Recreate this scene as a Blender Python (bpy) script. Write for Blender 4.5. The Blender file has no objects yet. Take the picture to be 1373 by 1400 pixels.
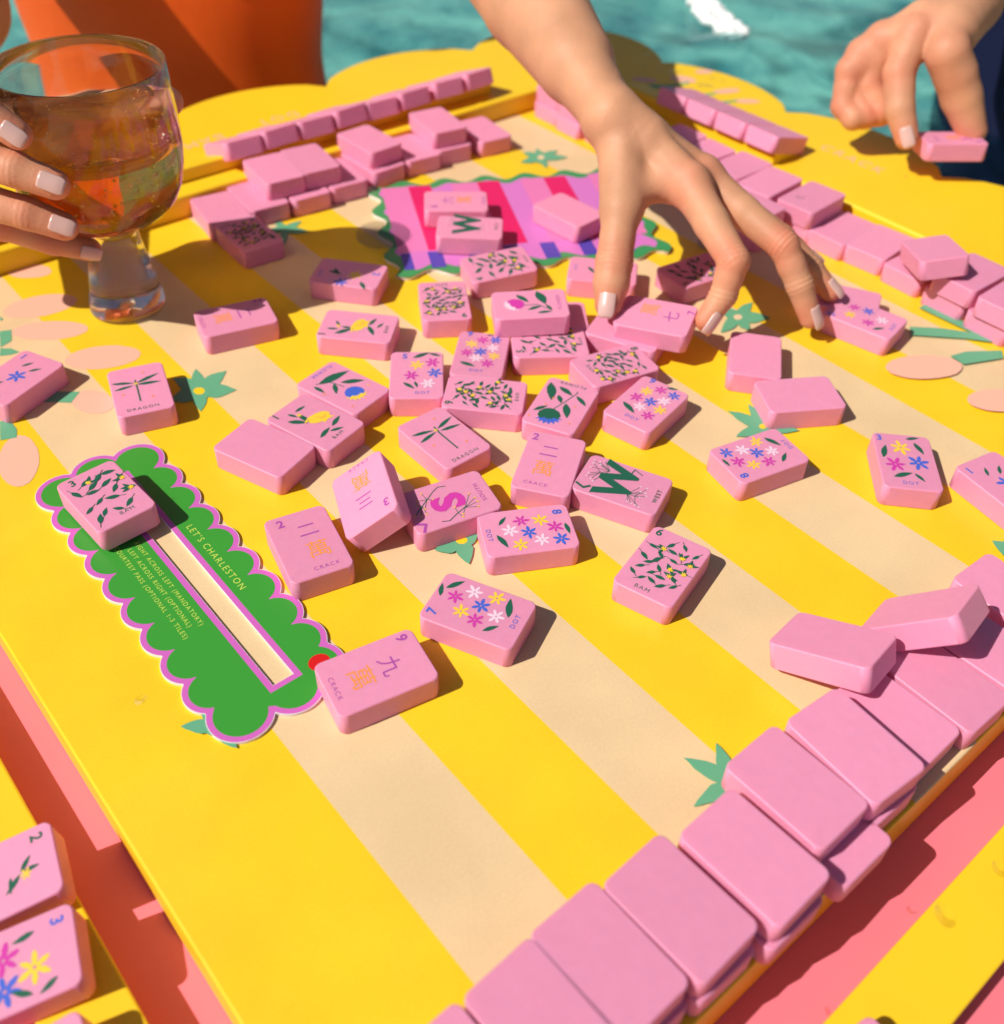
import bpy, bmesh, math, random
import numpy as np
from mathutils import Vector, Matrix, Euler

# ---------------------------------------------------------------- units
# every length below is written in "tile lengths" (one game tile is 1 long) and scaled by U to metres
U = 0.040
C = bpy.context.scene.collection
SC = bpy.context.scene
TW, TL, TT = 0.675, 1.0, 0.2827          # tile width, length, thickness

# ---------------------------------------------------------------- camera
PHI = 0.7285047; PITCH = 0.7581405; ROLL = 0.0415976; CAMH = 7.8250
fw = Vector((math.sin(PHI)*math.cos(PITCH), math.cos(PHI)*math.cos(PITCH), -math.sin(PITCH)))
rt = Vector((math.cos(PHI), -math.sin(PHI), 0)); up = rt.cross(fw)
r2 = rt*math.cos(ROLL) + up*math.sin(ROLL); u2 = up*math.cos(ROLL) - rt*math.sin(ROLL)
cd = bpy.data.cameras.new('camera'); cam = bpy.data.objects.new('camera', cd); C.objects.link(cam); SC.camera = cam
cam.matrix_world = Matrix(((r2.x, u2.x, -fw.x, 0), (r2.y, u2.y, -fw.y, 0), (r2.z, u2.z, -fw.z, CAMH*U), (0, 0, 0, 1)))
cd.sensor_fit = 'HORIZONTAL'; cd.sensor_width = 36; cd.lens = 36*1381.71/1373
cd.clip_start = 0.01; cd.clip_end = 200
cd.dof.use_dof = True; cd.dof.focus_distance = 10.6*U; cd.dof.aperture_fstop = 8.0; cd.dof.aperture_blades = 0

# ---------------------------------------------------------------- sky and sun
W = bpy.data.worlds.new('World'); SC.world = W; W.use_nodes = True
nt = W.node_tree; bg = nt.nodes['Background']
sky = nt.nodes.new('ShaderNodeTexSky'); sky.sky_type = 'NISHITA'; sky.sun_disc = False
SUN_EL = math.radians(46.5)
sdir = Vector((-0.92, 0.22, 0)).normalized()*math.cos(SUN_EL) + Vector((0, 0, math.sin(SUN_EL)))   # towards the sun
sky.sun_elevation = SUN_EL; sky.sun_rotation = math.atan2(sdir.x, sdir.y)
nt.links.new(sky.outputs[0], bg.inputs[0]); bg.inputs[1].default_value = 0.052
sl = bpy.data.lights.new('sun', 'SUN'); sl.energy = 4.75; sl.angle = math.radians(0.5); sl.color = (1, 0.94, 0.85)
so = bpy.data.objects.new('sun', sl); C.objects.link(so)
so.rotation_euler = (-sdir).to_track_quat('-Z', 'Y').to_euler(); so.location = sdir*5
SC.view_settings.view_transform = 'Standard'; SC.view_settings.look = 'None'; SC.view_settings.gamma = 1
SC.view_settings.use_curve_mapping = False; SC.view_settings.exposure = 0.0
SC.render.engine = 'CYCLES'
SC.cycles.use_denoising = True; SC.cycles.max_bounces = 14; SC.cycles.transmission_bounces = 12; SC.cycles.transparent_max_bounces = 16
SC.cycles.diffuse_bounces = 5; SC.cycles.sample_clamp_indirect = 8.0

# ---------------------------------------------------------------- helpers
def link(o, parent=None):
    C.objects.link(o)
    if parent: o.parent = parent
    return o
def tag(o, label=None, cat=None, group=None, kind=None):
    if label: o['label'] = label
    if cat: o['category'] = cat
    if group: o['group'] = group
    if kind: o['kind'] = kind
    return o
def empty(name, loc):
    o = bpy.data.objects.new(name, None); o.location = [v*U for v in loc]; o.empty_display_size = .02
    return link(o)
def mobj(name, verts, faces, mats, parent=None, mi=None, smooth=False, loc=(0, 0, 0)):
    """one mesh object; verts in tile lengths, world coordinates unless loc is given"""
    me = bpy.data.meshes.new(name)
    v = (np.array(verts, dtype=float) - np.array(loc))*U
    me.from_pydata(v.tolist(), [], [tuple(f) for f in faces])
    for m in (mats if isinstance(mats, (list, tuple)) else [mats]): me.materials.append(m)
    if mi is not None: me.polygons.foreach_set('material_index', mi)
    if smooth: me.polygons.foreach_set('use_smooth', [True]*len(me.polygons))
    me.update()
    o = bpy.data.objects.new(name, me); o.location = [c*U for c in loc]
    return link(o, parent)
def reparent(o, p):
    """keep world place while becoming a child of p (p has no rotation or scale)"""
    o.parent = p; o.location = Vector(o.location) - Vector(p.location)

# ---------------------------------------------------------------- materials
def s2l(c):
    return tuple(((x/255)/12.92 if x/255 <= .04045 else ((x/255+.055)/1.055)**2.4) for x in c)
def mat(name, col, rough=.5, spec=.5, noise=0., nscale=40, bump=0., bscale=300, sss=0., coat=0., srgb=False, fine=0.):
    m = bpy.data.materials.new(name); m.use_nodes = True; t = m.node_tree; b = t.nodes['Principled BSDF']
    col = s2l(col) if srgb else col
    b.inputs['Base Color'].default_value = (*col, 1); b.inputs['Roughness'].default_value = rough
    b.inputs['Specular IOR Level'].default_value = spec
    if coat: b.inputs['Coat Weight'].default_value = coat; b.inputs['Coat Roughness'].default_value = .15
    tc = t.nodes.new('ShaderNodeTexCoord')
    if noise:
        n = t.nodes.new('ShaderNodeTexNoise'); n.inputs['Scale'].default_value = nscale; n.inputs['Detail'].default_value = 6
        t.links.new(tc.outputs['Object'], n.inputs['Vector'])
        mr = t.nodes.new('ShaderNodeMapRange'); mr.inputs[1].default_value = .3; mr.inputs[2].default_value = .7
        mr.inputs[3].default_value = 1-noise; mr.inputs[4].default_value = 1+noise*.4
        t.links.new(n.outputs[0], mr.inputs[0])
        mx = t.nodes.new('ShaderNodeVectorMath'); mx.operation = 'MULTIPLY'; mx.inputs[0].default_value = col
        t.links.new(mr.outputs[0], mx.inputs[1]); t.links.new(mx.outputs[0], b.inputs['Base Color'])
        m['mulout'] = mx.name
    if bump:
        n2 = t.nodes.new('ShaderNodeTexNoise'); n2.inputs['Scale'].default_value = bscale; n2.inputs['Detail'].default_value = 3
        t.links.new(tc.outputs['Object'], n2.inputs['Vector'])
        bp = t.nodes.new('ShaderNodeBump'); bp.inputs['Strength'].default_value = bump; bp.inputs['Distance'].default_value = .0004
        t.links.new(n2.outputs[0], bp.inputs['Height']); t.links.new(bp.outputs[0], b.inputs['Normal'])
    if sss:
        b.inputs['Subsurface Weight'].default_value = sss; b.inputs['Subsurface Radius'].default_value = (1, .35, .2)
        b.inputs['Subsurface Scale'].default_value = .004
    return m
M = {}
M['yellow'] = mat('yellow_paint', (.92, .60, .018), .42, .4, noise=.04, nscale=18, bump=.06, bscale=900)
M['tan'] = mat('tan_paint', (.80, .58, .36), .5, .3)
M['tile'] = mat('pink_tile', (.80, .30, .465), .46, .35, noise=.035, nscale=260, bump=.25, bscale=2600, sss=.3)
M['pinkbase'] = mat('pink_table', (.82, .20, .255), .45, .4, noise=.05, nscale=20, bump=.06, bscale=700)
M['orchid'] = mat('orchid_print', (.62, .13, .50), .4, .4)
M['leafgreen'] = mat('bright_green_print', (.045, .32, .035), .35, .5)
M['white'] = mat('white_card_edge', (.8, .76, .76), .5)
M['limetext'] = mat('pale_green_print', (.55, .70, .10), .5)
M['G'] = mat('dark_green_print', (.018, .115, .070), .55, .2)
M['N'] = mat('ink_print', (.04, .06, .12), .55, .2)
M['B'] = mat('blue_print', (.06, .13, .60), .55, .2)
M['M'] = mat('magenta_print', (.62, .045, .36), .55, .2)
M['Y'] = mat('yellow_print', (.88, .58, .05), .55, .2)
M['y'] = M['Y']
M['W'] = mat('white_print', (.85, .62, .74), .55, .2)
M['O'] = mat('orange_print', (.90, .30, .06), .55, .2)
M['V'] = mat('violet_print', (.42, .07, .36), .55, .2)
M['pink'] = mat('pale_pink_print', (.86, .47, .34), .5, .3)
M['green'] = mat('sea_green_print', (.13, .40, .23), .5, .3)
M['matpink'] = mat('mat_pink', (.76, .20, .46), .4, .4)
M['matorchid'] = mat('mat_orchid', (.66, .19, .56), .4, .4)
M['matred'] = mat('mat_magenta', (.72, .015, .13), .4, .4)
M['matblue'] = mat('mat_blue', (.09, .06, .42), .4, .4)
M['matgreen'] = mat('mat_green', (.05, .30, .10), .35, .5)
M['red'] = mat('red_print', (.65, .01, .01), .4)
M['nail'] = mat('pale_nail_polish', (.66, .42, .37), .25, .5, coat=.2)
M['orange'] = mat('orange_swimsuit', (.80, .105, .006), .55, .3, noise=.12, nscale=9, bump=.3, bscale=900)
M['navy'] = mat('navy_cloth', (.004, .007, .035), .7, .2, bump=.3, bscale=500)
M['royal'] = mat('royal_blue_cloth', (.005, .03, .42), .6, .3)
M['hair'] = mat('brown_hair', (.06, .025, .012), .5)
M['straw'] = mat('straw', (.55, .38, .18), .8, bump=.5, bscale=600)
def skin(name, col):
    # warm flush over knuckles and fingertips, kept as a colour attribute on the body
    m = mat(name, col, .54, .35, noise=.24, nscale=24, bump=.5, bscale=520, sss=.2)
    t = m.node_tree; b = t.nodes['Principled BSDF']
    at = t.nodes.new('ShaderNodeAttribute'); at.attribute_name = 'flush'; mx = t.nodes.new('ShaderNodeMix'); mx.data_type = 'RGBA'
    n = t.nodes.new('ShaderNodeTexNoise'); n.inputs['Scale'].default_value = 90; n.inputs['Detail'].default_value = 8; tc = t.nodes.new('ShaderNodeTexCoord'); t.links.new(tc.outputs['Object'], n.inputs['Vector'])
    ml = t.nodes.new('ShaderNodeMath'); ml.operation = 'MULTIPLY'; sc_ = t.nodes.new('ShaderNodeMath'); sc_.operation = 'MULTIPLY'; sc_.inputs[1].default_value = 1.5; t.links.new(at.outputs['Fac'], sc_.inputs[0]); t.links.new(sc_.outputs[0], ml.inputs[0]); t.links.new(n.outputs[0], ml.inputs[1])
    mu = t.nodes[m['mulout']]; t.links.new(ml.outputs[0], mx.inputs['Factor']); t.links.new(mu.outputs[0], mx.inputs['A']); mx.inputs['B'].default_value = (col[0]*.95, col[1]*.50, col[2]*.55, 1)
    t.links.new(mx.outputs['Result'], b.inputs['Base Color'])
    return m
M['skin'] = skin('skin', (.66, .33, .185))
M['skin_tan'] = skin('tanned_skin', (.66, .33, .19))
# fine warm layered grain on the sides of the tiles
def tile_mat():
    m = M['tile']; t = m.node_tree; b = t.nodes['Principled BSDF']
    tc = t.nodes.new('ShaderNodeTexCoord'); sx = t.nodes.new('ShaderNodeSeparateXYZ'); t.links.new(tc.outputs['Object'], sx.inputs[0])
    oi = t.nodes.new('ShaderNodeObjectInfo')
    hs = t.nodes.new('ShaderNodeHueSaturation'); mx = t.nodes[m['mulout']]
    mr = t.nodes.new('ShaderNodeMapRange'); mr.inputs[3].default_value = .93; mr.inputs[4].default_value = 1.04
    t.links.new(oi.outputs['Random'], mr.inputs[0]); t.links.new(mr.outputs[0], hs.inputs['Value'])
    t.links.new(mx.outputs[0], hs.inputs['Color']); t.links.new(hs.outputs[0], b.inputs['Base Color'])
tile_mat()
def board_mat():
    m = mat('striped_board_print', (.8, .6, .3), .42, .4, bump=.06, bscale=900); t = m.node_tree; b = t.nodes['Principled BSDF']
    ge = t.nodes.new('ShaderNodeNewGeometry'); sx = t.nodes.new('ShaderNodeSeparateXYZ'); t.links.new(ge.outputs['Position'], sx.inputs[0])
    def ma(op, a, bb=None):
        n = t.nodes.new('ShaderNodeMath'); n.operation = op
        for i, v in enumerate((a, bb)):
            if v is None: continue
            if isinstance(v, (int, float)): n.inputs[i].default_value = v
            else: t.links.new(v, n.inputs[i])
        return n.outputs[0]
    k = ma('MULTIPLY', ma('SUBTRACT', sx.outputs[0], 2.004*U), 1/(.9903*U))
    odd = ma('LESS_THAN', ma('MODULO', k, 2.0), 1.0)
    ins = ma('MULTIPLY', ma('MULTIPLY', ma('GREATER_THAN', k, 0.0), ma('LESS_THAN', k, 11.0)), odd)
    ins = ma('MULTIPLY', ins, ma('GREATER_THAN', sx.outputs[2], -.02*U))
    no = t.nodes.new('ShaderNodeTexNoise'); no.inputs['Scale'].default_value = 25; no.inputs['Detail'].default_value = 8; t.links.new(ge.outputs['Position'], no.inputs['Vector'])
    mx = t.nodes.new('ShaderNodeMix'); mx.data_type = 'RGBA'
    mx.inputs['A'].default_value = (.92, .60, .018, 1); mx.inputs['B'].default_value = (.80, .585, .325, 1)
    t.links.new(ins, mx.inputs['Factor'])
    mr = t.nodes.new('ShaderNodeMapRange'); mr.inputs[1].default_value = .35; mr.inputs[2].default_value = .65; mr.inputs[3].default_value = .93; mr.inputs[4].default_value = 1.02
    t.links.new(no.outputs[0], mr.inputs[0])
    n2 = t.nodes.new('ShaderNodeTexNoise'); n2.inputs['Scale'].default_value = 900; n2.inputs['Detail'].default_value = 3; t.links.new(ge.outputs['Position'], n2.inputs['Vector'])
    m2 = t.nodes.new('ShaderNodeMapRange'); m2.inputs[1].default_value = .3; m2.inputs[2].default_value = .7; m2.inputs[3].default_value = .955; m2.inputs[4].default_value = 1.03; t.links.new(n2.outputs[0], m2.inputs[0])
    sm = t.nodes.new('ShaderNodeTexNoise'); sm.inputs['Scale'].default_value = 11; sm.inputs['Detail'].default_value = 5; sm.inputs['Distortion'].default_value = 1.5; t.links.new(ge.outputs['Position'], sm.inputs['Vector'])
    rm = t.nodes.new('ShaderNodeMapRange'); rm.inputs[1].default_value = .4; rm.inputs[2].default_value = .65; rm.inputs[3].default_value = .32; rm.inputs[4].default_value = .55; t.links.new(sm.outputs[0], rm.inputs[0]); t.links.new(rm.outputs[0], b.inputs['Roughness'])
    vm = t.nodes.new('ShaderNodeVectorMath'); vm.operation = 'MULTIPLY'
    t.links.new(mx.outputs['Result'], vm.inputs[0]); t.links.new(ma('MULTIPLY', mr.outputs[0], m2.outputs[0]), vm.inputs[1]); t.links.new(vm.outputs[0], b.inputs['Base Color'])
    return m
M['board'] = board_mat()
def thin_glass(name, tint, ior=1.45, thru=.35, rough=0.0):
    """glass that both bends light and lets part of it straight through"""
    m = bpy.data.materials.new(name); m.use_nodes = True; t = m.node_tree; t.nodes.remove(t.nodes['Principled BSDF'])
    g = t.nodes.new('ShaderNodeBsdfGlass'); g.inputs['IOR'].default_value = ior; g.inputs['Roughness'].default_value = rough; g.inputs['Color'].default_value = (*tint, 1)
    tr = t.nodes.new('ShaderNodeBsdfTransparent'); tr.inputs['Color'].default_value = (*tint, 1)
    mx = t.nodes.new('ShaderNodeMixShader'); mx.inputs[0].default_value = thru
    t.links.new(g.outputs[0], mx.inputs[1]); t.links.new(tr.outputs[0], mx.inputs[2]); t.links.new(mx.outputs[0], t.nodes['Material Output'].inputs[0])
    return m
M['glass'] = thin_glass('clear_glass', (.99, .98, .96), 1.45, .08)
M['drink'] = thin_glass('amber_drink', (.998, .74, .36), 1.33, .08)
M['bubble'] = mat('bubble', (1, .86, .66), .15, .8, coat=1)
M['drop'] = thin_glass('water_drop', (1, 1, 1), 1.33, .8, .03)
M['acrylic'] = thin_glass('clear_acrylic', (.86, .86, .86), 1.2, .85)

# ---- measured layout: tile poses, flat prints, all in tile lengths on the board
DATA = {"P":{"crack2L":[3.4128,6.8433,0.1413,0.0,-0.0,-0.2365],"crack9":[3.0076,5.0252,0.1413,0.0,-0.0,-1.7669],"dot7":[4.2193,5.0201,0.1413,0.0,-0.0,0.4459],"bam3":[2.071,8.7276,
0.2213,0.0,-0.0,0.0577],"bam1":[4.572,8.5178,0.1413,0.0,-0.0,0.2663],"backA":[3.8537,8.4766,0.1413,0.0,-0.0,0.3488],"flowerB":[5.2052,8.8853,0.1413,0.0,-0.0,-2.8991],"bam1L":[6.1203,
9.9005,0.1413,0.0,-0.0,0.74],"crack2T":[4.9467,11.0841,0.1413,0.0,-0.0,-1.8238],"dot5":[6.084,8.5423,0.1413,0.0,-0.0,-0.6523],"bam9a":[7.4275,9.7078,0.1413,0.0,-0.0,2.5729],
"dot9a":[7.0028,8.3939,0.1413,0.0,-0.0,-0.8183],"bam5":[7.8965,8.0498,0.1413,0.0,-0.0,0.9557],"bam9b":[6.5017,7.6919,0.1413,0.0,-0.0,0.7497],"flowerG":[7.1035,6.9525,0.1413,0.0,-0.0,
2.0359],"dot9b":[7.9617,6.3295,0.1413,0.0,-0.0,-1.3542],"dragonC":[5.5946,7.3495,0.1413,0.0,-0.0,0.0031],"dot8c":[5.3421,5.5605,0.1413,0.0,-0.0,-2.0684],"west":[6.6643,5.4536,0.1413,
0.0,-0.0,0.4231],"bam6":[6.1007,4.2966,0.1413,0.0,-0.0,-1.2789],"dot8r":[8.2915,4.8195,0.1413,0.0,-0.0,1.3481],"dot3":[9.5784,3.6697,0.1413,0.0,-0.0,-0.8218],"backB":[9.6384,5.273,
0.1413,0.0,-0.0,1.0268],"backC":[9.8697,6.1777,0.1413,0.0,-0.0,-0.9009],"dotH":[11.8235,5.8322,0.1413,0.0,-0.0,0.1907],"dragonL":[3.2358,10.3674,0.1413,0.0,-0.0,-0.2965],
"dot2":[6.7828,11.1123,0.1413,0.0,-0.0,-2.456],"westW":[8.9307,11.0158,0.2213,0.0,-0.0,0.8441],"crack6":[9.2916,11.8181,0.2213,0.0,-0.0,0.9231],"backM":[10.5497,10.5318,0.2213,0.0,
-0.0,0.0719],"w1":[2.0828,1.6713,0.424,0.0,-0.0,0.0413],"w2":[2.7161,1.699,0.424,0.0,-0.0,0.0156],"w3":[3.4076,1.6418,0.424,0.0,-0.0,0.0322],"w4":[4.1558,1.552,0.424,0.0,-0.0,
0.0278],"w5":[4.9102,1.7291,0.424,0.0,-0.0,0.0047],"w6":[5.6242,1.6613,0.424,0.0,-0.0,-0.0865],"w7":[6.3811,1.6878,0.1413,0.0,-0.0,0.0085],"r5":[13.6736,8.239,0.424,0.0,-0.0,
-1.4995],"r6":[13.7472,7.585,0.1413,0.0,-0.0,-1.5393],"r7":[13.8367,6.961,0.1413,0.0,-0.0,-1.4761],"r10":[13.6506,5.3611,0.424,0.0,-0.0,-1.5945],"r4":[13.5613,9.0053,0.424,0.0,-0.0,
-1.4964],"r3":[13.6109,9.7189,0.424,0.0,-0.0,-0.3205],"rf":[13.3779,9.0498,0.1413,0.0,-0.0,0.0465],"l1":[6.2925,13.9683,0.1413,0.0,-0.0,-0.0137],"l4":[7.3963,14.1527,0.424,0.0,-0.0,
-0.1192],"l5":[8.0526,14.1094,0.424,0.0,-0.0,-0.1435],"l6":[9.2686,14.2929,0.424,0.0,-0.0,0.0453],"l7":[10.6795,14.1052,0.424,0.0,-0.0,-0.1695],"l8":[10.0726,14.0558,0.1413,0.0,-0.0,
-0.2551],"l9":[11.4681,13.7844,0.1413,0.0,-0.0,-0.3003],"f40":[6.2432,12.9937,0.1413,0.0,-0.0,-0.0509],"held1":[9.1726,7.364,0.4212,-0.0622,-0.1144,0.4946],"g1":[6.4735,2.4654,
0.3598,-0.3649,0.1583,0.1426],"g2":[7.3838,2.0985,0.4891,-0.776,0.1231,0.1532],"crack3":[4.2757,6.942,0.3125,0.0322,0.5594,2.747],"r8":[13.3726,5.873,0.6551,-0.2,-0.1851,-0.7072],
"south":[4.9481,6.4214,0.1602,-0.0227,-0.0224,1.3317],"bam4":[8.6215,9.9583,0.1853,-0.0512,-0.0559,1.2242],"bam8":[8.2203,7.1545,0.148,-0.009,-0.0064,-1.7961],"held2":[16.483,7.6302,
0.874,-0.0221,0.1081,0.8893],"flowerP":[7.9948,8.5606,0.4399,-0.0366,-0.0095,0.9591],"crack2c":[6.2457,6.2195,0.1601,0.0336,-0.006,-0.9689]},"D":{"dot7":[["F","M",0.059,0.278],["F",
"W",0.193,0.131],["F","Y",0.214,-0.106],["F","Y",-0.094,0.145],["F","B",0.055,-0.004],["F","M",-0.134,-0.025],["F","W",-0.006,-0.195],["L",-0.004,0.42,0.162,0.473],["L",0.119,0.415,
0.281,0.28],["L",0.029,-0.309,0.274,-0.23],["L",-0.228,-0.149,-0.103,-0.273],["T","7",-0.212,0.401,0.105,"B",1],["T","DOT",0.014,-0.391,0.054,"B",0]],"dot8c":[["F","M",-0.148,
-0.046],["F","Y",-0.127,0.161],["F","M",0.002,0.3],["F","W",-0.018,-0.19],["F","B",0.039,0.003],["F","W",0.17,0.119],["F","B",0.189,0.323],["F","Y",0.206,-0.124],["L",-0.116,-0.295,
-0.234,-0.193],["L",0.023,-0.344,0.231,-0.259],["L",-0.038,0.416,0.137,0.429],["T","8",-0.219,0.371,0.105,"B",1],["T","DOT",0.018,-0.422,0.054,"B",0]],"dot8r":[["F","B",0.202,0.332],
["F","W",0.163,0.13],["F","Y",0.212,-0.114],["F","B",0.048,0.006],["F","W",-0.008,-0.181],["F","M",0.007,0.305],["F","Y",-0.115,0.172],["F","M",-0.143,-0.03],["L",0.236,-0.243,0.023,
-0.343],["L",-0.216,-0.165,-0.102,-0.311],["L",0.128,0.446,-0.02,0.44],["T","8",-0.221,0.389,0.105,"B",1],["T","DOT",0.021,-0.418,0.054,"B",0]],"dot3":[["F","Y",-0.034,0.244,0.125],
["F","M",-0.144,-0.078,0.125],["F","B",0.128,-0.014,0.125],["L",0.047,0.414,0.217,0.459],["L",0.133,0.362,0.222,0.148],["L",-0.268,0.028,-0.205,0.273],["L",-0.2,-0.304,0.032,-0.207],
["L",0.049,-0.212,0.15,-0.35],["T","3",-0.266,0.403,0.105,"B",1],["T","DOT",-0.02,-0.392,0.054,"B",0]],"dot9b":[["F","Y",-0.131,0.213],["F","M",-0.002,0.344],["F","B",0.184,0.343],
["F","M",-0.164,0.025],["F","B",0.019,0.053],["F","W",0.148,0.171],["F","W",-0.03,-0.116],["F","Y",0.209,-0.017],["F","M",0.139,-0.207],["L",-0.244,-0.155,-0.008,-0.274],["L",0.025,
0.43,0.166,0.489],["T","9",-0.186,0.442,0.105,"B",1],["T","DOT",0.008,-0.359,0.054,"B",0]],"dot9a":[["F","Y",-0.147,0.216],["F","M",-0.018,0.328],["F","B",0.155,0.352],["F","M",
-0.185,0.012],["F","B",-0.009,0.056],["F","W",0.136,0.163],["F","W",-0.047,-0.096],["F","Y",0.181,-0.016],["F","M",0.113,-0.195],["L",-0.245,-0.206,-0.032,-0.285],["L",0.021,0.441,
0.121,0.468],["T","9",-0.199,0.446,0.105,"B",1],["T","DOT",-0.01,-0.366,0.054,"B",0]],"dot5":[["F","Y",-0.001,0.205,0.1],["F","M",0.199,0.265,0.1],["F","M",-0.068,-0.02,0.1],["F",
"B",0.221,0.033,0.1],["F","W",0.142,-0.193,0.1],["L",-0.053,0.361,0.166,0.48],["L",0.152,0.465,0.309,0.393],["L",-0.169,-0.168,-0.024,-0.303],["L",-0.023,-0.147,0.01,-0.281],["T",
"5",-0.157,0.395,0.105,"B",1],["T","DOT",0.077,-0.382,0.054,"B",0]],"dotH":[["F","M",0.125,0.22],["F","B",0.152,0.027],["F","W",0.065,-0.219],["F","M",-0.117,-0.093],["F","Y",-0.094,
0.182],["L",-0.237,-0.208,-0.096,-0.328],["T","5",-0.257,0.389,0.105,"B",1],["T","DOT",0.007,-0.405,0.054,"B",0]],"dot2":[["F","B",0.26,-0.037,0.11],["F","Y",0.025,0.108,0.11],["L",
0.183,0.227,0.378,0.345],["L",-0.002,-0.301,0.051,-0.084],["L",-0.088,-0.237,0.063,-0.135],["T","2",-0.064,0.39,0.105,"B",1],["T","DOT",0.092,-0.399,0.054,"B",0]],"bam1":[["L",
-0.019,0.315,0.149,0.299],["L",-0.103,0.357,-0.072,0.214],["L",-0.208,0.258,-0.072,0.044],["L",-0.027,0.256,-0.062,0.03],["L",-0.197,-0.254,0.018,-0.211],["L",0.048,-0.217,0.257,
-0.157],["L",-0.036,-0.259,0.115,-0.341],["R",0.074,0.018],["F","y",-0.035,0.232,0.035],["T","1",-0.231,0.425,0.105,"G",1],["T","BAM",-0.032,-0.377,0.054,"G",0]],"bam1L":[["L",
-0.121,0.398,-0.118,0.239],["L",0.076,0.318,-0.041,0.244],["L",-0.227,0.27,-0.074,0.048],["L",-0.051,0.213,-0.069,0.049],["L",0.042,-0.137,0.223,-0.204],["L",0.026,-0.132,-0.185,
-0.252],["L",-0.004,-0.255,0.128,-0.321],["R",0.019,-0.008],["F","y",-0.044,0.258,0.035],["T","1",-0.266,0.432,0.105,"G",1],["T","BAM",-0.017,-0.388,0.054,"G",0]],"flowerB":[["L",
0.151,-0.276,-0.303,-0.175],["L",-0.053,-0.09,-0.275,0.118],["L",0.216,-0.286,0.231,-0.093],["L",0.013,-0.136,0.158,0.034],["S","G",0.012,[[0.167,-0.296],[0.021,-0.183],[-0.012,
0.001]]],["U","B","Y",-0.005,0.191,0.077,0.379,0.135],["F","y",-0.232,0.209,0.02],["F","O",0.218,0.357,0.02],["F","O",0.246,-0.078,0.02],["T","FLOWER",-0.064,-0.425,0.054,"B",0]],
"flowerG":[["L",0.282,-0.384,0.146,-0.033,0.35],["L",0.153,-0.346,-0.061,-0.229,0.35],["L",0.102,-0.175,0.012,-0.026,0.4],["L",-0.043,-0.052,-0.154,0.222,0.35],["L",-0.109,-0.252,
-0.286,-0.097],["L",0.276,0.241,0.143,0.084],["S","G",0.012,[[0.081,0.172],[-0.028,-0.093],[-0.094,-0.293],[-0.094,-0.332]]],["U","G","B",0.062,0.255,0.009,0.413,0.15],["F","O",
0.138,-0.085,0.02],["F","O",0.179,0.063,0.02],["F","O",-0.218,0.305,0.02],["F","O",-0.17,-0.032,0.02],["F","O",0.284,0.361,0.02],["T","FLOWER",0.009,-0.44,0.054,"G",0]],
"flowerP":[["L",0.239,0.167,0.04,0.015,0.35],["L",0.303,-0.115,-0.033,-0.205,0.4],["L",-0.138,0.049,-0.055,-0.16],["L",-0.215,-0.07,-0.205,-0.276],["L",-0.033,-0.205,-0.184,-0.278],
["S","G",0.012,[[-0.029,0.108],[-0.022,-0.092],[-0.167,-0.26]]],["U","M","W",0.006,0.205,-0.075,0.326,0.135],["T","FLOWER",0.012,-0.383,0.054,"V",0]],"dragonC":[["L",-0.29,0.244,
-0.013,0.163,0.2],["L",-0.289,0.077,-0.011,0.129,0.2],["L",0.031,0.165,0.313,0.247,0.2],["L",0.036,0.115,0.308,0.063,0.2],["S","G",0.02,[[0.019,0.212],[0.003,0.073],[-0.001,-0.26]]],
["F","O",0.117,0.339,0.022],["F","O",-0.189,-0.059,0.022],["F","O",0.162,-0.224,0.022],["F","y",-0.004,0.156,0.03],["T","DRAGON",-0.007,-0.409,0.054,"G",0]],"dragonL":[["L",-0.317,
0.212,-0.047,0.139,0.2],["L",-0.304,0.059,-0.054,0.091,0.2],["L",-0.025,0.134,0.266,0.252,0.2],["L",-0.03,0.103,0.27,0.072,0.2],["S","G",0.02,[[-0.032,0.195],[-0.029,0.008],[-0.032,
-0.246]]],["F","O",0.084,0.333,0.022],["F","O",-0.209,-0.058,0.022],["F","O",0.122,-0.212,0.022],["F","y",-0.034,0.121,0.03],["T","DRAGON",-0.024,-0.396,0.054,"G",0]],"west":[["S",
"G",0.0065,[[-0.125,-0.192],[-0.272,-0.246]]],["S","G",0.0065,[[-0.125,-0.192],[-0.08,-0.311]]],["S","G",0.0065,[[-0.125,-0.192],[0.045,-0.278]]],["S","G",0.0065,[[-0.134,-0.105],
[-0.035,-0.227]]],["S","G",0.0065,[[-0.134,-0.105],[-0.282,-0.294]]],["S","G",0.0065,[[-0.134,-0.105],[-0.253,-0.149]]],["S","G",0.0065,[[-0.134,-0.105],[-0.262,-0.198]]],["S","G",
0.0065,[[-0.134,-0.105],[-0.13,-0.25]]],["S","G",0.0065,[[-0.134,-0.105],[-0.04,-0.286]]],["S","G",0.0065,[[-0.134,-0.105],[0.041,-0.2]]],["S","G",0.0065,[[0.074,0.299],[-0.084,
0.353]]],["S","G",0.0065,[[0.074,0.299],[0.179,0.424]]],["S","G",0.0065,[[0.074,0.299],[-0.002,0.41]]],["S","G",0.0065,[[0.14,0.208],[0.272,0.318]]],["S","G",0.0065,[[0.14,0.208],
[0.183,0.342]]],["S","G",0.0065,[[0.14,0.208],[-0.11,0.319]]],["S","G",0.0065,[[0.14,0.208],[-0.058,0.41]]],["S","G",0.0065,[[0.14,0.208],[0.101,0.428]]],["S","G",0.0065,[[0.14,
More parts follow.
